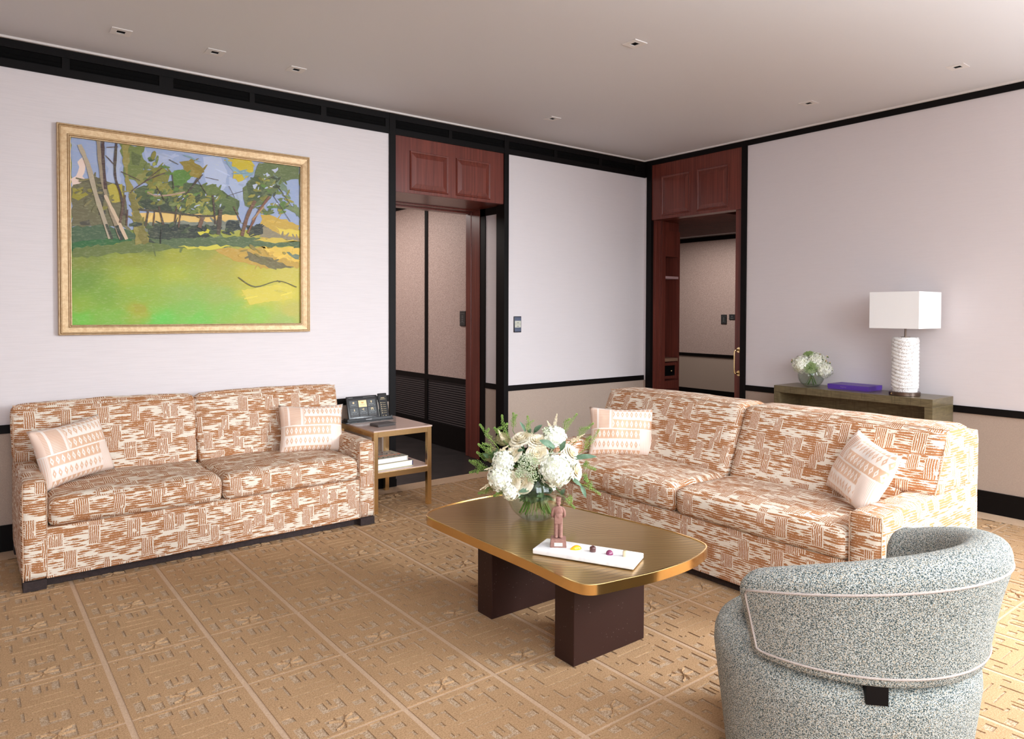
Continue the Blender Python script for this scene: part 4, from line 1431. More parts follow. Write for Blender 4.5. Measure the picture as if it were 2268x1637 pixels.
# ------------------------------------------------------------------ things on the coffee table
tr_c = Vector((2.020, 2.086))
tr_dir = Vector((.191, -.384)).normalized()
tr_a = math.atan2(tr_dir.y, tr_dir.x)
TRAY = empty('serving_tray', (tr_c.x, tr_c.y, T_Z), tr_a, 'white marble serving slab near the front corner of the coffee table', 'tray')
bm = bmesh.new(); box(bm, (-.213, -.076, 0), (.213, .076, .021), .004, 3); build('slab', bm, M_marble, TRAY, 40)
TRZ = T_Z + .021
def on_tray(a, b=0.0): 
    n = Vector((-tr_dir.y, tr_dir.x))
    p = tr_c + tr_dir * a + n * b
    return p.x, p.y

# chocolate page figure, modelled as one melted surface
def remeshed(bm, voxel, name, mat, parent, smooth=6):
    o = build('tmp', bm, mat)
    m = o.modifiers.new('r', 'REMESH'); m.mode = 'VOXEL'; m.voxel_size = voxel
    m2 = o.modifiers.new('s', 'SMOOTH'); m2.factor = .5; m2.iterations = smooth
    bpy.context.view_layer.update()
    me = bpy.data.meshes.new_from_object(o.evaluated_get(bpy.context.evaluated_depsgraph_get()))
    bpy.data.objects.remove(o)
    me.shade_smooth()
    return link(name, me, parent)
fx, fy = 1.968, 2.208
FG = empty('chocolate_figurine', (fx, fy, TRZ), math.radians(-41), 'milk chocolate figurine of a standing page in a round cap on the marble slab', 'figurine')
bm = bmesh.new()
vs = box(bm, (-.034, -.030, 0), (.034, .030, .034))
for v in vs:
    if v.co.z > .02: v.co.x *= .90; v.co.y *= .86
bmesh.ops.bevel(bm, geom=bm.edges[:], offset=.0012, segments=2, affect='EDGES')
ped = build('pedestal', bm, M_choc, FG)
bm = bmesh.new(); box(bm, (-.017, -.0315, .007), (.017, -.027, .020)); pl = build('plaque', bm, M_plaque, ped)
lettering('THE PENINSULA', .0033, M_ink, pl, (0, -.0317, .0152), (math.pi / 2, 0, 0))
lettering('LONDON', .0026, M_ink, pl, (0, -.0317, .0112), (math.pi / 2, 0, 0))
bm = bmesh.new()
bz = .034
for s in (-1, 1):
    tube(bm, [(s * .0095, 0, bz + .002), (s * .0095, 0, bz + .035), (s * .0090, 0, bz + .075), (s * .0085, 0, bz + .085)], [.0090, .0088, .0092, .0088], 14)
    ball(bm, (s * .0095, -.006, bz + .0045), .0085, 2, (.95, 1.35, .55))
    # arms held behind the back
    tube(bm, catmull([(s * .0155, .000, bz + .125), (s * .0235, .001, bz + .112), (s * .0255, .004, bz + .092), (s * .018, .013, bz + .083), (s * .006, .0155, bz + .082)], 4, False), [.0062] * 5 + [.006] * 5 + [.0052] * 7, 10)
ball(bm, (0, 0, bz + .112), .0195, 3, (1.03, .62, 1.12)); ball(bm, (0, -.001, bz + .093), .0175, 3, (1.0, .66, 1.0)); ball(bm, (0, 0, bz + .124), .018, 3, (1.05, .55, .5))
box(bm, (-.0150, -.0102, bz + .070), (.0150, .0098, bz + .095))
box(bm, (-.0160, -.0105, bz + .059), (.0160, .0100, bz + .086))
tube(bm, [(0, 0, bz + .126), (0, -.0005, bz + .138)], .0058, 12)
ball(bm, (0, -.0015, bz + .1455), .0113, 3, (.86, .93, 1.06))
ball(bm, (0, -.0105, bz + .139), .0052, 2, (.9, .7, .7))
body = remeshed(bm, .0011, 'body', M_choc, FG, 4)
bm = bmesh.new()
for k in range(4): ball(bm, (0, -.0128 + .0006 * abs(k - 1.5), bz + .126 - .0125 * k), .0010, 1)
build('buttons', bm, M_choc_d, body)
bm = bmesh.new()
ball(bm, (0, -.0125, bz + .1445), .0022, 2, (.8, .9, 1.2))
for s in (-1, 1): ball(bm, (s * .0040, -.0108, bz + .1475), .0010, 1); ball(bm, (s * .0098, -.001, bz + .1455), .0024, 2, (.5, .8, 1.2))
ball(bm, (0, -.0128, bz + .1392), .0013, 1, (1.8, .5, .4))
build('face', bm, M_choc, body, 180)
bm = bmesh.new(); lathe(bm, [(.0096, .1525), (.0100, .154), (.0112, .1655), (.0108, .168), (0, .1685), ], 28, (0, -.0005, bz)); lathe(bm, [(0, .1523), (.0096, .1525)], 28, (0, -.0005, bz)); build('cap', bm, M_choc, FG, 50)

def choco(name, label, a, mat, make, rot=0.0, b=0.0):
    x, y = on_tray(a, b)
    bm = bmesh.new(); make(bm)
    o = build(name, bm, mat, None, 60)
    o.location = (x, y, TRZ); o.rotation_euler = (0, 0, rot); o.scale = (1.2, 1.2, 1.2)
    return tag(o, label, 'chocolate', 'chocolates on the marble slab')
def c_drop(bm):
    ball(bm, (0, 0, 0), .0145, 3)
    for v in bm.verts:
        t = -v.co.x / .0145
        k = 1 - .55 * max(0, t) ** 1.4
        v.co.y *= .80 * k; v.co.x *= 1.45; v.co.z = max(0, v.co.z * (.98 * (1 - .35 * max(0, t))))
def c_round(bm): lathe(bm, [(0, 0), (.0105, 0), (.0108, .002), (.0108, .013), (.0092, .0165), (.0060, .0172), (.0040, .0160), (0, .0162)], 28); tube(bm, [(-.006, .001, .0168), (.001, .004, .0182), (.006, .001, .0168)], .0018, 6)
def c_dome(bm):
    ball(bm, (0, 0, 0), .0128, 3)
    for v in bm.verts: v.co.z = max(0, v.co.z * 1.12)
def c_barrel(bm): lathe(bm, [(0, 0), (.0088, 0), (.0096, .002), (.0100, .009), (.0096, .0155), (.0082, .018), (0, .0184)], 28)
choco('chocolate', 'orange and yellow glazed teardrop chocolate next to the figurine', -.050, M_choc_o, c_drop, math.radians(-22), -.004)
choco('chocolate', 'dark brown round chocolate second from the figurine', .022, M_choc_d, c_round)
choco('chocolate', 'glossy plum domed chocolate between the dark and the ivory one', .093, M_choc_p, c_dome)
choco('chocolate', 'ivory white barrel chocolate at the right end of the slab', .158, M_choc_w, c_barrel, 0, .004)

# ------------------------------------------------------------------ things on the side table
GZ = .594
DK = empty('docking_station', (2.49, 5.03, GZ), math.radians(1), 'black docking stand holding a tablet and a handset on the side table', 'dock')
bm = bmesh.new(); box(bm, (-.20, -.055, 0), (.205, .09, .009), .002); box(bm, (-.175, -.05, .009), (.198, -.040, .032), .003); box(bm, (-.185, -.052, .009), (-.165, .02, .032), .003); box(bm, (-.12, .02, .009), (.15, .06, .075), .004); box(bm, (.185, -.052, .009), (.20, .02, .036), .003)
build('cradle', bm, M_dev, DK)
bm = bmesh.new(); box(bm, (-.03, -.0508, .016), (.02, -.0502, .022)); build('badge', bm, M_grey_icon, DK)
TB = empty('tablet', (2.49 - .032, 5.03 - .030, GZ + .010), (math.radians(-17), 0, math.radians(1)), 'black tablet with a six-tile control screen standing in the dock', 'tablet')
w, h = .262, .192
bm = bmesh.new(); box(bm, (-w / 2, -.006, 0), (w / 2, .006, h), .006, 3); build('case', bm, M_dev, TB, 40)
bm = bmesh.new(); box(bm, (-w / 2 + .016, -.0068, .030), (w / 2 - .016, -.0055, h - .022)); sc = build('screen', bm, M_dev2, TB)
# the six tiles, each with its caption; the icons are drawn on them
sb = bmesh.new()
for i in range(3):
    for j in range(2):
        xa = -w / 2 + .021 + i * .0755; za = .049 + (1 - j) * .0555
        hi = i == 1 and j == 0
        tb = bmesh.new(); box(tb, (xa, -.0074, za), (xa + .068, -.0068, za + .052))
        box(tb, (xa + .014, -.0078, za + .018), (xa + .052, -.0074, za + .0205), mi=1)
        if j == 1 or i == 2:
            for q in (.010, .034, .056): box(tb, (xa + q, -.0078, za + .006), (xa + q + .004, -.0074, za + .0085), mi=1)
        t_ = build('tile', tb, [M_cream_tile if hi else M_tile, M_grey_icon], sc)
        if hi: t_['label'] = 'cream highlighted screen tile'
        ix, iz = xa + .034, za + .036
        P = {(0, 0): [(.9 * math.cos(a), .9 * math.sin(a)) for a in [k * math.pi / 8 for k in range(16)]],
             (1, 0): [(-1.3, .5), (-.9, -.5), (-.3, -.8), (.3, -.8), (.9, -.5), (1.3, .5), (.5, .1), (0, .6), (-.5, .1)],
             (2, 0): [(-.25, -1), (.25, -1), (.3, -.3), (.75, .3), (.5, .95), (-.5, .95), (-.75, .3), (-.3, -.3)],
             (0, 1): [(-.5, -1), (.5, -1), (.3, .2), (.2, 1), (-.2, 1), (-.3, .2)],
             (1, 1): [(-1.2, -.1), (-.5, -.1), (-.1, .3), (.1, 1), (.9, 1), (.9, .3), (.4, -.1), (.9, -1), (.2, -1), (0, -.4), (-.6, .6), (-1.2, .6)],
             (2, 1): [(-1.1, -1), (-.5, -1), (-.35, .3), (.35, .3), (.5, -1), (1.1, -1), (1.1, 1), (-1.1, 1)]}[i, j]
        ib = bmesh.new()
        va = [ib.verts.new((ix + x * .009, -.0079, iz + z * .009)) for x, z in P]; vb = [ib.verts.new((ix + x * .009, -.0074, iz + z * .009)) for x, z in P]
        ib.faces.new(va); ib.faces.new(vb[::-1])
        for k in range(len(P)): ib.faces.new((va[k - 1], va[k], vb[k], vb[k - 1]))
        build('icon', ib, M_gilt2 if hi else M_gold_icon, sc)
    xa = -w / 2 + .027 + i * .0755
    for (a, b, c, d) in ((0, 0, .056, .0012), (0, .009, .056, .0102), (0, 0, .0012, .0102), (.0548, 0, .056, .0102)): box(sb, (xa + a, -.0074, .036 + b), (xa + c, -.0066, .036 + d))
for q in range(6): box(sb, (-w / 2 + .03 + q * .036, -.0068, .018), (-w / 2 + .052 + q * .036, -.0058, .0205))
box(sb, (-w / 2 + .02, -.0064, h - .013), (-w / 2 + .055, -.0058, h - .0105)); box(sb, (w / 2 - .12, -.0064, h - .013), (w / 2 - .02, -.0058, h - .0112))
def add_marks(o, b, m):
    b2 = bmesh.new(); b2.from_mesh(o.data)
    for f in b.faces: f.material_index = 1
    t_ = bpy.data.meshes.new('t'); b.to_mesh(t_); b.free()
    b2.from_mesh(t_); bpy.data.meshes.remove(t_)
    b2.to_mesh(o.data); b2.free(); o.data.materials.append(m)
add_marks(sc, sb, M_grey_icon)
PH = empty('handset', (2.49 + .150, 5.03 - .020, GZ + .010), (math.radians(-17), 0, math.radians(1)), 'slim black touchscreen handset standing right of the tablet in the dock', 'phone')
w, h = .078, .200
bm = bmesh.new(); box(bm, (-w / 2, -.007, 0), (w / 2, .007, h), .006, 3); build('case', bm, M_dev, PH, 40)
bm = bmesh.new(); box(bm, (-w / 2 + .005, -.0078, .010), (w / 2 - .005, -.0065, h - .008)); sc = build('screen', bm, M_dev2, PH)
mk = bmesh.new()
box(mk, (-.018, -.0083, .160), (.014, -.0078, .164)); box(mk, (-.024, -.0083, .150), (.022, -.0078, .1525))
for k in range(6): box(mk, (-.026, -.0083, .120 - k * .016), (-.018, -.0078, .126 - k * .016)); box(mk, (-.012, -.0083, .122 - k * .016), (.018, -.0078, .1235 - k * .016))
box(mk, (-.020, -.0083, .018), (-.014, -.0078, .022)); box(mk, (.004, -.0083, .018), (.011, -.0078, .024))
add_marks(sc, mk, M_gold_icon)
bm = bmesh.new(); box(bm, (-.052, .002, .02), (-.044, .004, .15)); build('edge_strip', bm, M_plaque, PH)

WL = empty('wallet', (2.485, 4.755, GZ), math.radians(8), 'grey folded leather wallet lying on the side table in front of the tablet', 'wallet')
bm = bmesh.new()
soft(bm, (-.075, -.055, .013), (.085, .055, .020), .003, (14, 10, 3), wob=.001); soft(bm, (-.075, -.055, 0), (.080, .055, .007), .003, (14, 10, 3), wob=.001)
soft(bm, (-.079, -.055, 0), (-.066, .055, .020), .006, (4, 10, 5))
build('cover', bm, M_leather, WL, 60)
bm = bmesh.new(); box(bm, (-.066, -.05, .007), (.07, .05, .013)); build('inner_leaves', bm, M_leather, WL)

SZ = .298
def book(label, c, rot, w, d, t, m_cover, m_edge, z):
    B = empty('book', (c[0], c[1], z), rot, label, 'book', 'books on the side table shelf')
    bm = bmesh.new(); box(bm, (-w / 2 + .004, -d / 2 + .004, .003), (w / 2 - .006, d / 2 - .004, t - .003)); build('page_block', bm, M_pages, B)
    bm = bmesh.new()
    for (z0, z1) in ((0, .003), (t - .003, t)): box(bm, (-w / 2, -d / 2, z0), (w / 2, d / 2, z1))
    box(bm, (w / 2 - .004, -d / 2, 0), (w / 2, d / 2, t)); cv_ = build('cover', bm, m_cover, B)
    bm = bmesh.new()
    for z0 in (-.0002, t - .0032): box(bm, (-w / 2 + .001, -d / 2 - .0004, z0 + .0004), (w / 2, -d / 2 + .002, z0 + .003))
    build('cover_edge', bm, m_edge, cv_)
    return B, cv_
book('navy hardback with white page edges at the bottom of the shelf pair', (2.505, 4.735), math.radians(3), .300, .260, .043, M_cover2, M_yellow, SZ + .0003)
B2, c2 = book('stone coloured book with colourful title lettering, topmost on the side table shelf', (2.490, 4.735), math.radians(2), .255, .245, .036, M_cover, M_cover, SZ + .0437)
t = .0362
for k, (wd, sz, m1) in enumerate((('SLOW', .068, M_t_teal), ('FOOD', .068, M_t_orange), ('FAST', .068, M_t_navy), ('CARS', .068, M_t_red))):
    o = lettering(wd, sz, m1, c2, (0, -.083 + k * .055, t), (0, 0, math.pi), 'title')
    o.scale = (1.18, .92, 1)

# ------------------------------------------------------------------ things on the console
BX = empty('gift_box', (5.735, 2.835, CZ), math.radians(0), 'flat purple gift box lying on the console table', 'box')
bm = bmesh.new(); box(bm, (-.115, -.165, 0), (.108, .165, .010), .0008); build('base', bm, M_purple, BX)
bm = bmesh.new(); box(bm, (-.117, -.167, .0095), (.110, .167, .038), .001); ld = build('lid', bm, M_purple, BX)
lettering('Asprey', .017, M_purple_txt, ld, (-.1175, .035, .021), (math.pi / 2, 0, -math.pi / 2))
lettering('Asprey', .019, M_purple_txt, ld, (0, 0, .0381), (0, 0, -math.pi / 2))

# ------------------------------------------------------------------ wall controls
def control(label, loc, rot, w, h, kind):
    K = empty('wall_control_panel', loc, rot, label, 'control panel', 'wall control panels')
    bm = bmesh.new(); box(bm, (-w / 2, -.012, -h / 2), (w / 2, 0, h / 2), .004, 3); build('case', bm, M_dev, K, 40)
    bm = bmesh.new(); box(bm, (-w / 2 + .006, -.0128, -h / 2 + .008), (w / 2 - .006, -.0115, h / 2 - .008)); s = build('screen', bm, M_lcd_b if kind == 0 else M_tile, K)
    if kind == 0:
        bm = bmesh.new(); box(bm, (-w / 2 + .008, -.0134, .004), (w / 2 - .008, -.0128, .033)); box(bm, (-w / 2 + .008, -.0134, -.029), (w / 2 - .008, -.0128, .002)); build('display', bm, M_lcd, s)
    bm = bmesh.new()
    if kind < 2:
        for zz in (-.042, .050):
            for xx in (-.022, 0, .022): box(bm, (xx * w / .087 - .004, -.0134, zz), (xx * w / .087 + .004, -.0128, zz + .004))
        for zz in (-.02, .013) if kind == 0 else (-.03, -.012, .006, .024):
            box(bm, (-.012, -.014, zz), (.012, -.0128, zz + .004))
    else:
        box(bm, (-.003, -.0134, 0), (.003, -.0128, .02)); box(bm, (-.025, -.0134, -.025), (.025, -.0128, -.02))
    build('mark', bm, M_grey_icon if kind else M_dev, s)
control('black wall control with pale display beside the left doorway', (4.117, DV, 1.325), 0, .086, .150, 0)
control('black wall control seen through the left doorway on the bronze wall', (4.10, 6.08, 1.37), -math.pi / 2, .105, .155, 1)
control('tall black wall control seen through the right doorway', (9.6, 6.843, 1.327), -math.pi / 2, .105, .150, 1)
control('square black wall control partly hidden by the sliding door edge', (9.6, 6.69, 1.365), -math.pi / 2, .11, .085, 2)

# ------------------------------------------------------------------ shelf unit in the dressing room
BC = empty('shelf_unit', (6.098, 5.103, 0), 0, 'mahogany shelf unit with drawer seen inside the right doorway', 'shelf unit')
W_ = .240
bm = bmesh.new()
box(bm, (W_ - .022, 0, 0), (W_, .40, 2.33), .002); box(bm, (.001, .38, 0), (W_, .40, 2.33)); box(bm, (.001, .02, 2.30), (W_, .40, 2.43)); box(bm, (.001, 0, 2.05), (W_ - .022, .03, 2.33)); box(bm, (.001, 0, .60), (W_ - .022, .03, .69))
build('carcass', bm, M_mahog, BC)
bm = bmesh.new(); box(bm, (.001, .002, 1.808), (W_ - .022, .38, 1.836), .001); build('shelf', bm, plain('lit_pink_shelf_edge', lin(196, 160, 160), .35), BC)  # light on the shelf edge is put into this pale pink
bm = bmesh.new(); box(bm, (.001, .0, .900), (W_ - .022, .38, .935), .001); build('counter', bm, plain('tan_counter_edge', lin(150, 116, 94), .3), BC)
bm = bmesh.new(); box(bm, (.001, .37, .94), (W_ - .03, .379, 1.12)); build('back_screen', bm, plain('dark_grey_back', lin(52, 46, 44), .4), BC)
bm = bmesh.new()
for (a, b, c, d) in ((.001, .711, .21, .74), (.001, .855, .21, .886), (.185, .74, .21, .855)): box(bm, (a, .002, b), (c, .022, d))
dw = build('drawer', bm, M_mahog, BC)
bm = bmesh.new(); box(bm, (.001, .018, .74), (.185, .021, .855)); build('glass_front', bm, M_black, dw)
bm = bmesh.new(); ball(bm, (.105, -.004, .795), .011, 2, (1, .8, 1)); tube(bm, [(.105, 0, .795), (.105, .02, .795)], .004, 8); build('knob', bm, M_brass, dw, 180)
# ------------------------------------------------------------------ vases and flowers
def octa(bm, c, r, sq=(1, 1, 1)):
    c = Vector(c)
    v = [bm.verts.new(c + Vector(d) * r) for d in ((sq[0], 0, 0), (-sq[0], 0, 0), (0, sq[1], 0), (0, -sq[1], 0), (0, 0, sq[2]), (0, 0, -sq[2]))]
    for a, b, d in ((0, 2, 4), (2, 1, 4), (1, 3, 4), (3, 0, 4), (2, 0, 5), (1, 2, 5), (3, 1, 5), (0, 3, 5)): bm.faces.new((v[a], v[b], v[d]))

def frame_of(n):
    n = Vector(n).normalized()
    a = n.orthogonal().normalized()
    return a, n.cross(a), n

def floret(bm, c, n, s, rnd):
    a, b, n = frame_of(n)
    th = rnd.random() * 6.28
    for k in range(4):
        t = th + k * math.pi / 2 + rnd.uniform(-.15, .15)
        d = a * math.cos(t) + b * math.sin(t)
        e = a * -math.sin(t) + b * math.cos(t)
        L = s * rnd.uniform(.85, 1.15)
        q = [Vector(c) + n * 0.0, Vector(c) + d * L * .5 + e * L * .42 + n * L * .10, Vector(c) + d * L * 1.0 + e * L * .26 + n * L * rnd.uniform(-.1, .15), Vector(c) + d * L * 1.0 - e * L * .26 + n * L * rnd.uniform(-.1, .15), Vector(c) + d * L * .5 - e * L * .42 + n * L * .10]
        m = Vector(c) + d * L * .6 + n * L * .02
        vs = [bm.verts.new(p) for p in q]; vm = bm.verts.new(m)
        for i in range(5): bm.faces.new((vs[i], vs[(i + 1) % 5], vm))

def hydrangea(bm, R, axis, rnd, s=None):
    s = s or .013
    n = int(7.5 * (R / s) ** 2 * .62)
    ax = Vector(axis).normalized()
    for i in range(n):
        z = 1 - 2 * (i + .5) / n
        r = math.sqrt(1 - z * z); t = i * 2.39996
        d = Vector((r * math.cos(t), r * math.sin(t), z))
        if d.dot(ax) < -.55: continue
        k = R * rnd.uniform(.90, 1.06)
        floret(bm, d * k, d + Vector((rnd.uniform(-.35, .35), rnd.uniform(-.35, .35), rnd.uniform(-.35, .35))), s * rnd.uniform(.8, 1.15), rnd)
    ball(bm, (0, 0, 0), R * .86, 2)

def rose(bm, R, axis, rnd, frilly=0.0):
    a, b, n = frame_of(axis)
    layers = [(3, .10, .66, .0), (4, .24, .70, .04), (5, .42, .66, .16), (6, .62, .58, .40), (7, .82, .46, .70), (7, 1.0, .30, 1.0)] if not frilly else [(4, .10, .60, .1), (7, .25, .62, .2), (9, .45, .60, .4), (11, .65, .52, .55), (12, .85, .40, .8), (12, 1.0, .22, 1.05)]
    for li, (cnt, rr, hh, open_) in enumerate(layers):
        for k in range(cnt):
            t0 = 2 * math.pi * (k + .37 * li) / cnt + rnd.uniform(-.1, .1)
            wd = 2 * math.pi / cnt * (.82 if not frilly else .75)
            grid = []
            for j in range(5):
                v = j / 4
                row = []
                for i in range(6):
                    u = i / 5 * 2 - 1
                    t = t0 + u * wd
                    rad = R * rr * (.35 + .65 * v ** .7) + R * .16 * open_ * max(0, v - .65) * 2.2
                    hgt = R * (hh * (v ** .85) - .45 + .0 * open_) - R * .22 * open_ * max(0, v - .72) * 2 - R * .12 * (u * u) * v
                    wob_ = frilly * R * .07 * math.sin(u * 9 + k) * v
                    row.append(bm.verts.new((a * math.cos(t) + b * math.sin(t)) * (rad + wob_ + .0012 * li) + n * (hgt + wob_)))
                grid.append(row)
            for p, q in zip(grid, grid[1:]):
                for i in range(5): bm.faces.new((p[i], p[i + 1], q[i + 1], q[i]))
    ball(bm, -n * R * .42, R * .42, 2, (1, 1, 1))

def umbel(bm, sm, R, axis, rnd, count=26, dots=9, flat=.55):
    ax = Vector(axis).normalized(); a, b, n = frame_of(ax)
    for i in range(count):
        r = math.sqrt((i + .5) / count); t = i * 2.39996
        tip = (a * math.cos(t) + b * math.sin(t)) * r * R + n * R * flat * (1 - r * r * .8) + n * rnd.uniform(-.05, .05) * R
        tube(sm, [-n * R * .5, tip * .6, tip], .0006, 4, caps=False)
        for _ in range(dots):
            q = tip + Vector((rnd.gauss(0, 1), rnd.gauss(0, 1), rnd.gauss(0, 1))) * R * .075
            octa(bm, q, rnd.uniform(.0019, .0031))

def plume(bm, A, B, w, rnd, n=190):
    A, B = Vector(A), Vector(B); d = (B - A); L = d.length; a, b, nn = frame_of(d)
    for i in range(n):
        t = rnd.random() ** .9
        ww = w * (1 - t) ** .8 * (.5 + .5 * abs(math.sin(t * 22)))
        th = rnd.random() * 6.28
        octa(bm, A + d * t + (a * math.cos(th) + b * math.sin(th)) * ww * rnd.random() ** .5 + nn * 0, rnd.uniform(.0012, .0022))

def sprig_mesh(bm, P, rnd, spread=.013, n=60, start=.2, r=.0026):
    C = catmull(P, 6, False)
    tube(bm, C, [.0013 * (1 - .6 * i / len(C)) + .0003 for i in range(len(C))], 5)
    for i in range(n):
        t = start + (1 - start) * i / (n - 1)
        k = t * (len(C) - 1.001); j = int(k)
        p = C[j].lerp(C[j + 1], k - j); d = (C[j + 1] - C[j]).normalized(); a, b, nn = frame_of(d)
        th = i * 2.4 + rnd.uniform(-.3, .3)
        q = p + (a * math.cos(th) + b * math.sin(th)) * spread * (1.05 - .75 * (t - start) / (1 - start)) * rnd.uniform(.7, 1.15) + d * .005
        tube(bm, [p, q], .00035, 3, caps=False)
        octa(bm, q, r * rnd.uniform(.8, 1.2), (1, .6, 1.1))

def leaf_mesh(bm, A, B, w, up, curl=.12):
    A, B = Vector(A), Vector(B); d = B - A; L = d.length; s = d.normalized().cross(Vector(up)).normalized(); u = s.cross(d.normalized())
    rows = []
    m = 9
    for i in range(m + 1):
        t = i / m
        c = A + d * t + u * math.sin(math.pi * t) * L * curl
        ww = w * math.sin(math.pi * min(1, t * .93 + .05)) ** .8
        rows.append([bm.verts.new(c + s * ww * k + u * abs(k) * ww * .25) for k in (-1, -.5, 0, .5, 1)])
    for p, q in zip(rows, rows[1:]):
        for i in range(4): bm.faces.new((p[i], p[i + 1], q[i + 1], q[i]))

def vase(label, c, R, H, r_foot, r_rim, water):
    V_ = empty('glass_vase', c, 0, label, 'vase')
    def pr(k):
        pts = []
        zc = R * .88
        for i in range(26):
            z = H * i / 25
            x = math.sqrt(max(0, R * R - (z - zc) ** 2))
            pts.append((max(x - k, .001), z))
        return pts
    o = [(0, 0)] + pr(0)
    rim = pr(0)[-1]
    bm = bmesh.new(); lathe(bm, o + [(rim[0] - .0035, rim[1] + .001)] + [(x, max(z, .006)) for x, z in pr(.0035)][::-1] + [(0, .006)], 56); build('bowl', bm, M_glass, V_, 60)
    w = [(x, z) for x, z in pr(.0042) if .0065 < z < water]
    bm = bmesh.new(); lathe(bm, [(0, .0066), (w[0][0], .0066)] + w + [(w[-1][0], water), (0, water)], 56); build('water', bm, M_water, V_, 60)
    return V_

VC = Vector((2.20, 2.63, T_Z))
RV, UV_, TV = Vector((.789, -.614, 0)), Vector((0, 0, 1)), Vector((-.614, -.789, 0))
vase('round clear glass vase of water on the coffee table holding the large bouquet', VC, .145, .222, .06, .1, .150)
def FP(X, Y, dep):
    px, py = 1040 + X / 5.847, 900 + Y / 5.847
    k = 1 - dep / 3.43
    dv = (px - 1187.7) * .00218 * k
    z = T_Z + .15 + (1077.8 - py) * .0022 * k + dep * (.36 / 3.43) * .8
    p = VC + RV * dv + TV * dep
    p.z = z
    return p
_fl = [100]
def stem_mesh(head, r, rnd, vc, neck_z, foot_r, scale=1.0):
    dv = Vector((head.x - vc.x, head.y - vc.y, 0))
    dn = dv.normalized() if dv.length > 1e-4 else Vector((1, 0, 0))
    ang = math.atan2(-dn.y, -dn.x) + rnd.uniform(-1.3, 1.3)
    foot = vc + Vector((math.cos(ang), math.sin(ang), 0)) * foot_r * rnd.uniform(.45, 1.0)
    foot.z = vc.z + .012 + .02 * rnd.random()
    neck = vc + dn * .035 * scale * rnd.uniform(.3, 1.0) + Vector((0, 0, neck_z))
    return [head, head.lerp(neck, .55) + Vector((0, 0, .012 * scale)), neck, neck.lerp(foot, .5) + Vector((rnd.uniform(-.006, .006), rnd.uniform(-.006, .006), 0)), foot]
def flower(name, label, cat, head, make, mat, group=None, extra=None, r=.0032, vc=VC, neck_z=.200, foot_r=.085, sc=1.0, smooth=None, stem_mat=None):
    rnd = random.Random(_fl[0]); _fl[0] += 1
    F_ = empty(name, head, 0, label, cat, group)
    bm = bmesh.new(); sm = bmesh.new()
    make(bm, sm, rnd)
    P = [p - head for p in stem_mesh(Vector(head), r, rnd, vc, neck_z, foot_r, sc)]
    tube(sm, catmull(P, 6, False), r, 7)
    build('bloom' if cat != 'foliage' else 'leaves', bm, mat, F_, smooth)
    build('stem', sm, stem_mat or M_stem, F_, 60)
    return F_

def ax_of(p): 
    d = Vector((p.x - VC.x, p.y - VC.y, (p.z - (T_Z + .19)) * .9 + .02)) + TV * .06
    return d.normalized()
G1 = 'blooms of the coffee table bouquet'
for (X, Y, dep, R, lab) in [
    (1110, 770, .115, .068, 'large white hydrangea head at the front right of the coffee table bouquet'),
    (440, 690, .075, .046, 'white hydrangea head at the left middle of the coffee table bouquet'),
    (400, 890, .085, .054, 'white hydrangea head at the lower left of the coffee table bouquet'),
    (1090, 400, .02, .047, 'white hydrangea head at the top right of the coffee table bouquet'),
    (520, 1050, .105, .034, 'small white hydrangea head drooping over the left rim of the vase')]:
    p = FP(X, Y, dep)
    flower('hydrangea', lab, 'flower', p, lambda b, s, rnd, R=R * 1.2, p=p: hydrangea(b, R, ax_of(p), rnd), M_hyd, G1, r=.0035)
for (X, Y, dep, R, fr_, lab) in [
    (650, 385, .02, .040, 0, 'tall cream rose at the top left of the coffee table bouquet'),
    (880, 400, .055, .034, .8, 'ruffled cream rose at the top centre of the coffee table bouquet'),
    (865, 560, .105, .036, 0, 'open cream rose in the centre of the coffee table bouquet'),
    (1335, 565, .06, .034, .8, 'ruffled cream rose at the upper right of the coffee table bouquet'),
    (1400, 790, .06, .036, .5, 'cream rose at the far right of the coffee table bouquet'),
    (660, 930, .125, .036, 0, 'cream rose low at the front centre of the coffee table bouquet'),
    (510, 930, .120, .032, .8, 'ruffled cream rose low at the front left of the coffee table bouquet'),
    (540, 570, .075, .030, .8, 'ruffled cream rose at the upper left of the coffee table bouquet')]:
    p = FP(X, Y, dep)
    flower('rose', lab, 'flower', p, lambda b, s, rnd, R=R * 1.25, p=p, f=fr_: rose(b, R, ax_of(p), rnd, f), M_rose, G1, smooth=180)
for (X, Y, dep, R, cnt, lab) in [
    (750, 690, .125, .050, 60, 'pale green lace flower in the centre of the coffee table bouquet'),
    (800, 850, .140, .028, 26, 'small pale green lace flower above the vase rim in the coffee table bouquet'),
    (640, 800, .130, .026, 24, 'small pale green lace flower at the centre left of the coffee table bouquet'),
    (1010, 320, .03, .030, 24, 'pale green lace flower behind the top right of the coffee table bouquet')]:
    p = FP(X, Y, dep)
    flower('lace_flower', lab, 'flower', p, lambda b, s, rnd, R=R, p=p, c=cnt: umbel(b, s, R, ax_of(p), rnd, c, 9), M_lace, G1, r=.002)
for (X, Y, dep, R, lab) in [
    (300, 650, -.02, .040, 'khaki dome flower at the far left of the coffee table bouquet'),
    (430, 440, -.01, .034, 'khaki dome flower behind the upper left of the coffee table bouquet')]:
    p = FP(X, Y, dep)
    def dome(b, s, rnd, R=R):
        for i in range(420):
            z = 1 - 1.5 * (i + .5) / 420; r = math.sqrt(max(0, 1 - z * z)); t = i * 2.39996
            octa(b, Vector((r * math.cos(t), r * math.sin(t), z)) * R * rnd.uniform(.94, 1.05), .0028)
        ball(b, (0, 0, 0), R * .93, 2)
    flower('dome_flower', lab, 'flower', p, dome, M_khaki, G1)
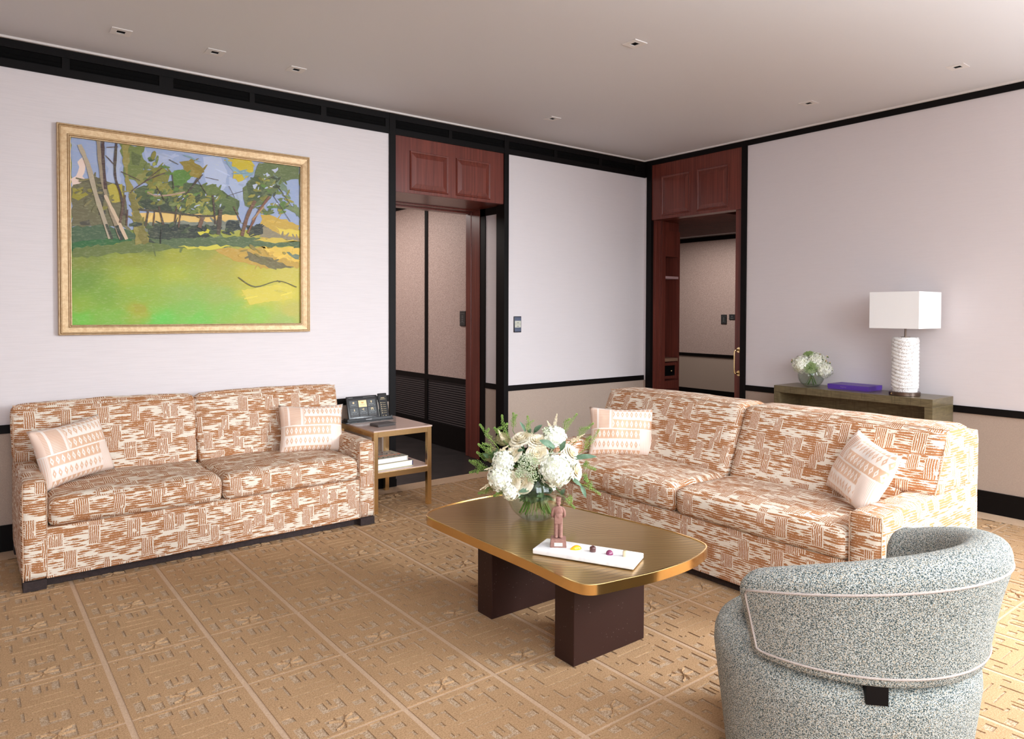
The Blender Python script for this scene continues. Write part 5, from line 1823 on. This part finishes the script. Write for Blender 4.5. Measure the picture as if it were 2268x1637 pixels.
for (a, b_, dep, w, lab) in [
    ((1090, 285), (1130, 95), .0, .016, 'upright ivory astilbe plume at the top of the coffee table bouquet'),
    ((1055, 290), (1000, 185), .01, .012, 'short ivory astilbe plume beside the tallest one in the bouquet'),
    ((360, 740), (175, 785), .09, .014, 'ivory astilbe plume pointing left across the middle of the bouquet'),
    ((300, 930), (122, 1045), .09, .013, 'ivory astilbe plume drooping at the lower left of the bouquet'),
    ((430, 430), (365, 295), .03, .014, 'ivory astilbe plume leaning at the upper left of the bouquet'),
    ((1310, 445), (1490, 350), .02, .013, 'ivory astilbe plume leaning right over the sofa arm'),
    ((390, 540), (495, 475), .08, .010, 'small ivory astilbe plume lying over the left hydrangea')]:
    p, q = FP(*a, dep), FP(*b_, dep)
    flower('astilbe', lab, 'flower', p, lambda b, s, rnd, p=p, q=q, w=w: (plume(b, (0, 0, 0), q - p, w, rnd), plume(b, (q - p) * .2, (q - p) * .65 + Vector((0, 0, -.012)), w * .6, rnd, 50)), M_astil, G1, r=.0016)
GS = 'green sprigs of the coffee table bouquet'
for (a, m, b_, dep, lab) in [
    ((400, 570), (240, 380), (130, 238), .02, 'long green sprig reaching to the upper left, in front of the dark red door post'),
    ((540, 450), (440, 290), (418, 128), .0, 'tall green sprig at the top left, in front of the black wall post'),
    ((560, 330), (575, 220), (565, 112), -.03, 'feathery green sprig standing just right of the black wall post'),
    ((790, 460), (770, 290), (748, 138), .0, 'upright green sprig at the top centre of the bouquet'),
    ((1180, 370), (1270, 250), (1382, 108), .0, 'green sprig reaching up to the right in front of the beige wainscot'),
    ((1370, 460), (1470, 330), (1592, 225), .0, 'green sprig reaching right in front of the sofa arm and pillow'),
    ((1440, 590), (1560, 470), (1668, 300), .02, 'green sprig furthest right, in front of the pillow'),
    ((320, 610), (210, 550), (112, 485), .03, 'green sprig pointing left below the long upper left one'),
    ((280, 800), (150, 810), (5, 850), .02, 'lowest of the sprigs stretching far left over the carpet'),
    ((230, 790), (110, 775), (0, 712), .0, 'sprig stretching far left just above the lowest one'),
    ((270, 710), (180, 660), (98, 600), .0, 'short green sprig at left in front of the dark doorway'),
    ((1430, 980), (1560, 1030), (1685, 1112), .05, 'green sprig drooping at the lower right in front of the sofa seat'),
    ((1430, 770), (1530, 780), (1625, 815), .0, 'green sprig pointing right in front of the sofa cushion edge'),
    ((1220, 1140), (1280, 1210), (1352, 1285), .06, 'green sprig hanging down beside the vase on the right'),
    ((440, 1020), (390, 1080), (310, 1115), .10, 'green sprig drooping over the table edge left of the vase'),
    ((340, 1040), (220, 1090), (120, 1120), .02, 'wispy green sprig low at the left behind the table edge'),
    ((480, 480), (380, 350), (320, 290), .0, 'green sprig between the two upper left astilbe plumes'),
    ((1480, 900), (1500, 930), (1525, 960), .02, 'short green sprig tucked under the far right rose')]:
    p, q, e = FP(*a, dep), FP(*m, dep), FP(*b_, dep)
    flower('green_sprig', lab, 'foliage', p, lambda b, s, rnd, p=p, q=q, e=e: (sprig_mesh(b, [Vector((0, 0, 0)), q - p, e - p], rnd), sprig_mesh(b, [(q - p) * .5, (q - p) * .9 + Vector((rnd.uniform(-.02, .02), 0, .02)), (q - p).lerp(e - p, .35) + Vector((rnd.uniform(-.03, .03), rnd.uniform(-.02, .02), rnd.uniform(-.01, .03)))], rnd, .012, 36)), M_sprig, GS, r=.0014)
GL = 'leafy stems of the coffee table bouquet'
for (leaves, dep, lab) in [
    ([((720, 330), (645, 195), .016)], .0, 'slender curled leaf beside the tall cream rose'),
    ([((830, 340), (935, 235), .024), ((770, 350), (790, 285), .016)], .0, 'broad blue-green leaves at the top centre of the bouquet'),
    ([((1080, 500), (890, 385), .034), ((1090, 490), (1000, 450), .02)], .10, 'large blue-green leaf above the open central rose'),
    ([((1170, 540), (1235, 405), .024)], .07, 'upright leaf between the right hydrangeas and the ruffled rose'),
    ([((1300, 660), (1640, 620), .026)], .05, 'long leaf pointing right in front of the peach pillow'),
    ([((1310, 890), (1440, 990), .020), ((1430, 980), (1500, 1135), .020)], .08, 'long drooping leaf at the lower right of the bouquet'),
    ([((780, 1020), (620, 1050), .022)], .12, 'dark leaf over the vase rim below the roses'),
    ([((1180, 1100), (1225, 1020), .020), ((610, 540), (690, 520), .016)], .09, 'leaf under the large hydrangea at the vase rim')]:
    p = FP(*leaves[0][0], dep)
    def mk(b, s, rnd, L=leaves, p=p, dep=dep):
        for (a, e, w) in L: leaf_mesh(b, FP(*a, dep) - p, FP(*e, dep + .02) - p, w * .5, TV * .8 + UV_ * .5)
    flower('leafy_stem', lab, 'foliage', p, mk, M_leaf, GL, smooth=180, r=.0018)

for (X, Y, dep, lab) in [
    (700, 620, .02, 'dark green foliage showing between the roses in the middle of the coffee table bouquet'),
    (900, 930, .08, 'dark green foliage under the large hydrangea above the vase rim'),
    (330, 700, .0, 'dark green foliage behind the left hydrangeas of the coffee table bouquet'),
    (760, 1120, .02, 'dark green foliage inside the glass vase, left of its middle'),
    (960, 1120, .03, 'dark green foliage inside the glass vase, right of its middle'),
    (1250, 760, .02, 'dark green foliage behind the far right rose of the coffee table bouquet')]:
    p = FP(X, Y, dep)
    def tuft(b, s, rnd):
        for k in range(22):
            d = RV * rnd.uniform(-1, 1) + UV_ * rnd.uniform(-.7, 1) + TV * rnd.uniform(-.2, .9)
            a = d * rnd.uniform(.0, .03); leaf_mesh(b, a, a + d.normalized() * rnd.uniform(.03, .055), rnd.uniform(.007, .012), TV + UV_ * .3)
    flower('leafy_stem', lab, 'foliage', p, tuft, M_fol, GL, smooth=180, r=.0018)

# console vase with its own small bouquet
VC2 = Vector((5.655, 3.165, CZ))
vase('small round glass vase of water at the left end of the console table', VC2, .106, .165, .04, .07, .098)
R2, T2 = Vector((.487, -.873, 0)), Vector((-.873, -.487, 0))
def FP2(X, Y, dep):
    px, py = 1740 + X / 16.37, 765 + Y / 16.37
    z = CZ + .10 + (827 - py) * .00355
    p = VC2 + R2 * ((px - 1791.5) * .00355) + T2 * dep
    p.z = z
    return p
kw = dict(vc=VC2, neck_z=.13, foot_r=.06, sc=.7)
G2 = 'blooms of the console table bouquet'
def ax2(p): return (Vector((p.x - VC2.x, p.y - VC2.y, p.z - CZ - .13)) + T2 * .04 + UV_ * .02).normalized()
for (X, Y, dep, R, lab) in [
    (500, 640, .03, .066, 'white hydrangea head at the left of the console table bouquet'),
    (1010, 500, .0, .066, 'white hydrangea head at the top right of the console table bouquet'),
    (1290, 830, .03, .062, 'white hydrangea head at the lower right of the console table bouquet'),
    (820, 790, -.02, .050, 'white hydrangea head at the back centre of the console table bouquet')]:
    p = FP2(X, Y, dep)
    flower('hydrangea', lab, 'flower', p, lambda b, s, rnd, R=R * 1.12, p=p: hydrangea(b, R, ax2(p), rnd, .013), M_hyd, G2, r=.004, **kw)
for (X, Y, dep, R, lab) in [
    (770, 260, .0, .046, 'green lace flower on top of the console table bouquet'),
    (830, 740, .085, .052, 'green lace flower at the front centre of the console table bouquet')]:
    p = FP2(X, Y, dep)
    flower('lace_flower', lab, 'flower', p, lambda b, s, rnd, R=R, p=p: umbel(b, s, R, ax2(p), rnd, 60, 9), M_lace2, G2, r=.002, **kw)
for (X, Y, dep, lab) in [
    (290, 470, .0, 'sprig of peach buds at the left of the console table bouquet'),
    (1330, 400, .02, 'sprig of peach buds at the upper right of the console table bouquet')]:
    p = FP2(X, Y, dep)
    def buds(b, s, rnd):
        for k in range(7):
            d = R2 * rnd.uniform(-.04, .04) + UV_ * rnd.uniform(-.03, .04) + T2 * rnd.uniform(0, .015)
            ball(b, d, .0065, 1)
            tube(s, [(0, 0, -.02), d], .0008, 4)
            leaf_mesh(s, d - UV_ * .004, d + R2 * rnd.uniform(-.02, .02) - UV_ * .014, .006, T2)
    flower('bud_sprig', lab, 'foliage', p, buds, M_bud, G2, r=.0012, stem_mat=M_stem, **kw)
for (X, Y, ex, ey, lab) in [
    (1420, 600, 1500, 640, 'tiny green leaf tip at the right edge of the console table bouquet'),
    (1450, 960, 1560, 820, 'small leaf at the lower right edge of the console table bouquet')]:
    p = FP2(X, Y, .0)
    flower('leafy_stem', lab, 'foliage', p, lambda b, s, rnd, p=p, ex=ex, ey=ey: leaf_mesh(b, (0, 0, 0), FP2(ex, ey, .01) - p, .010, T2), M_leaf, G2, r=.0012, smooth=180, **kw)
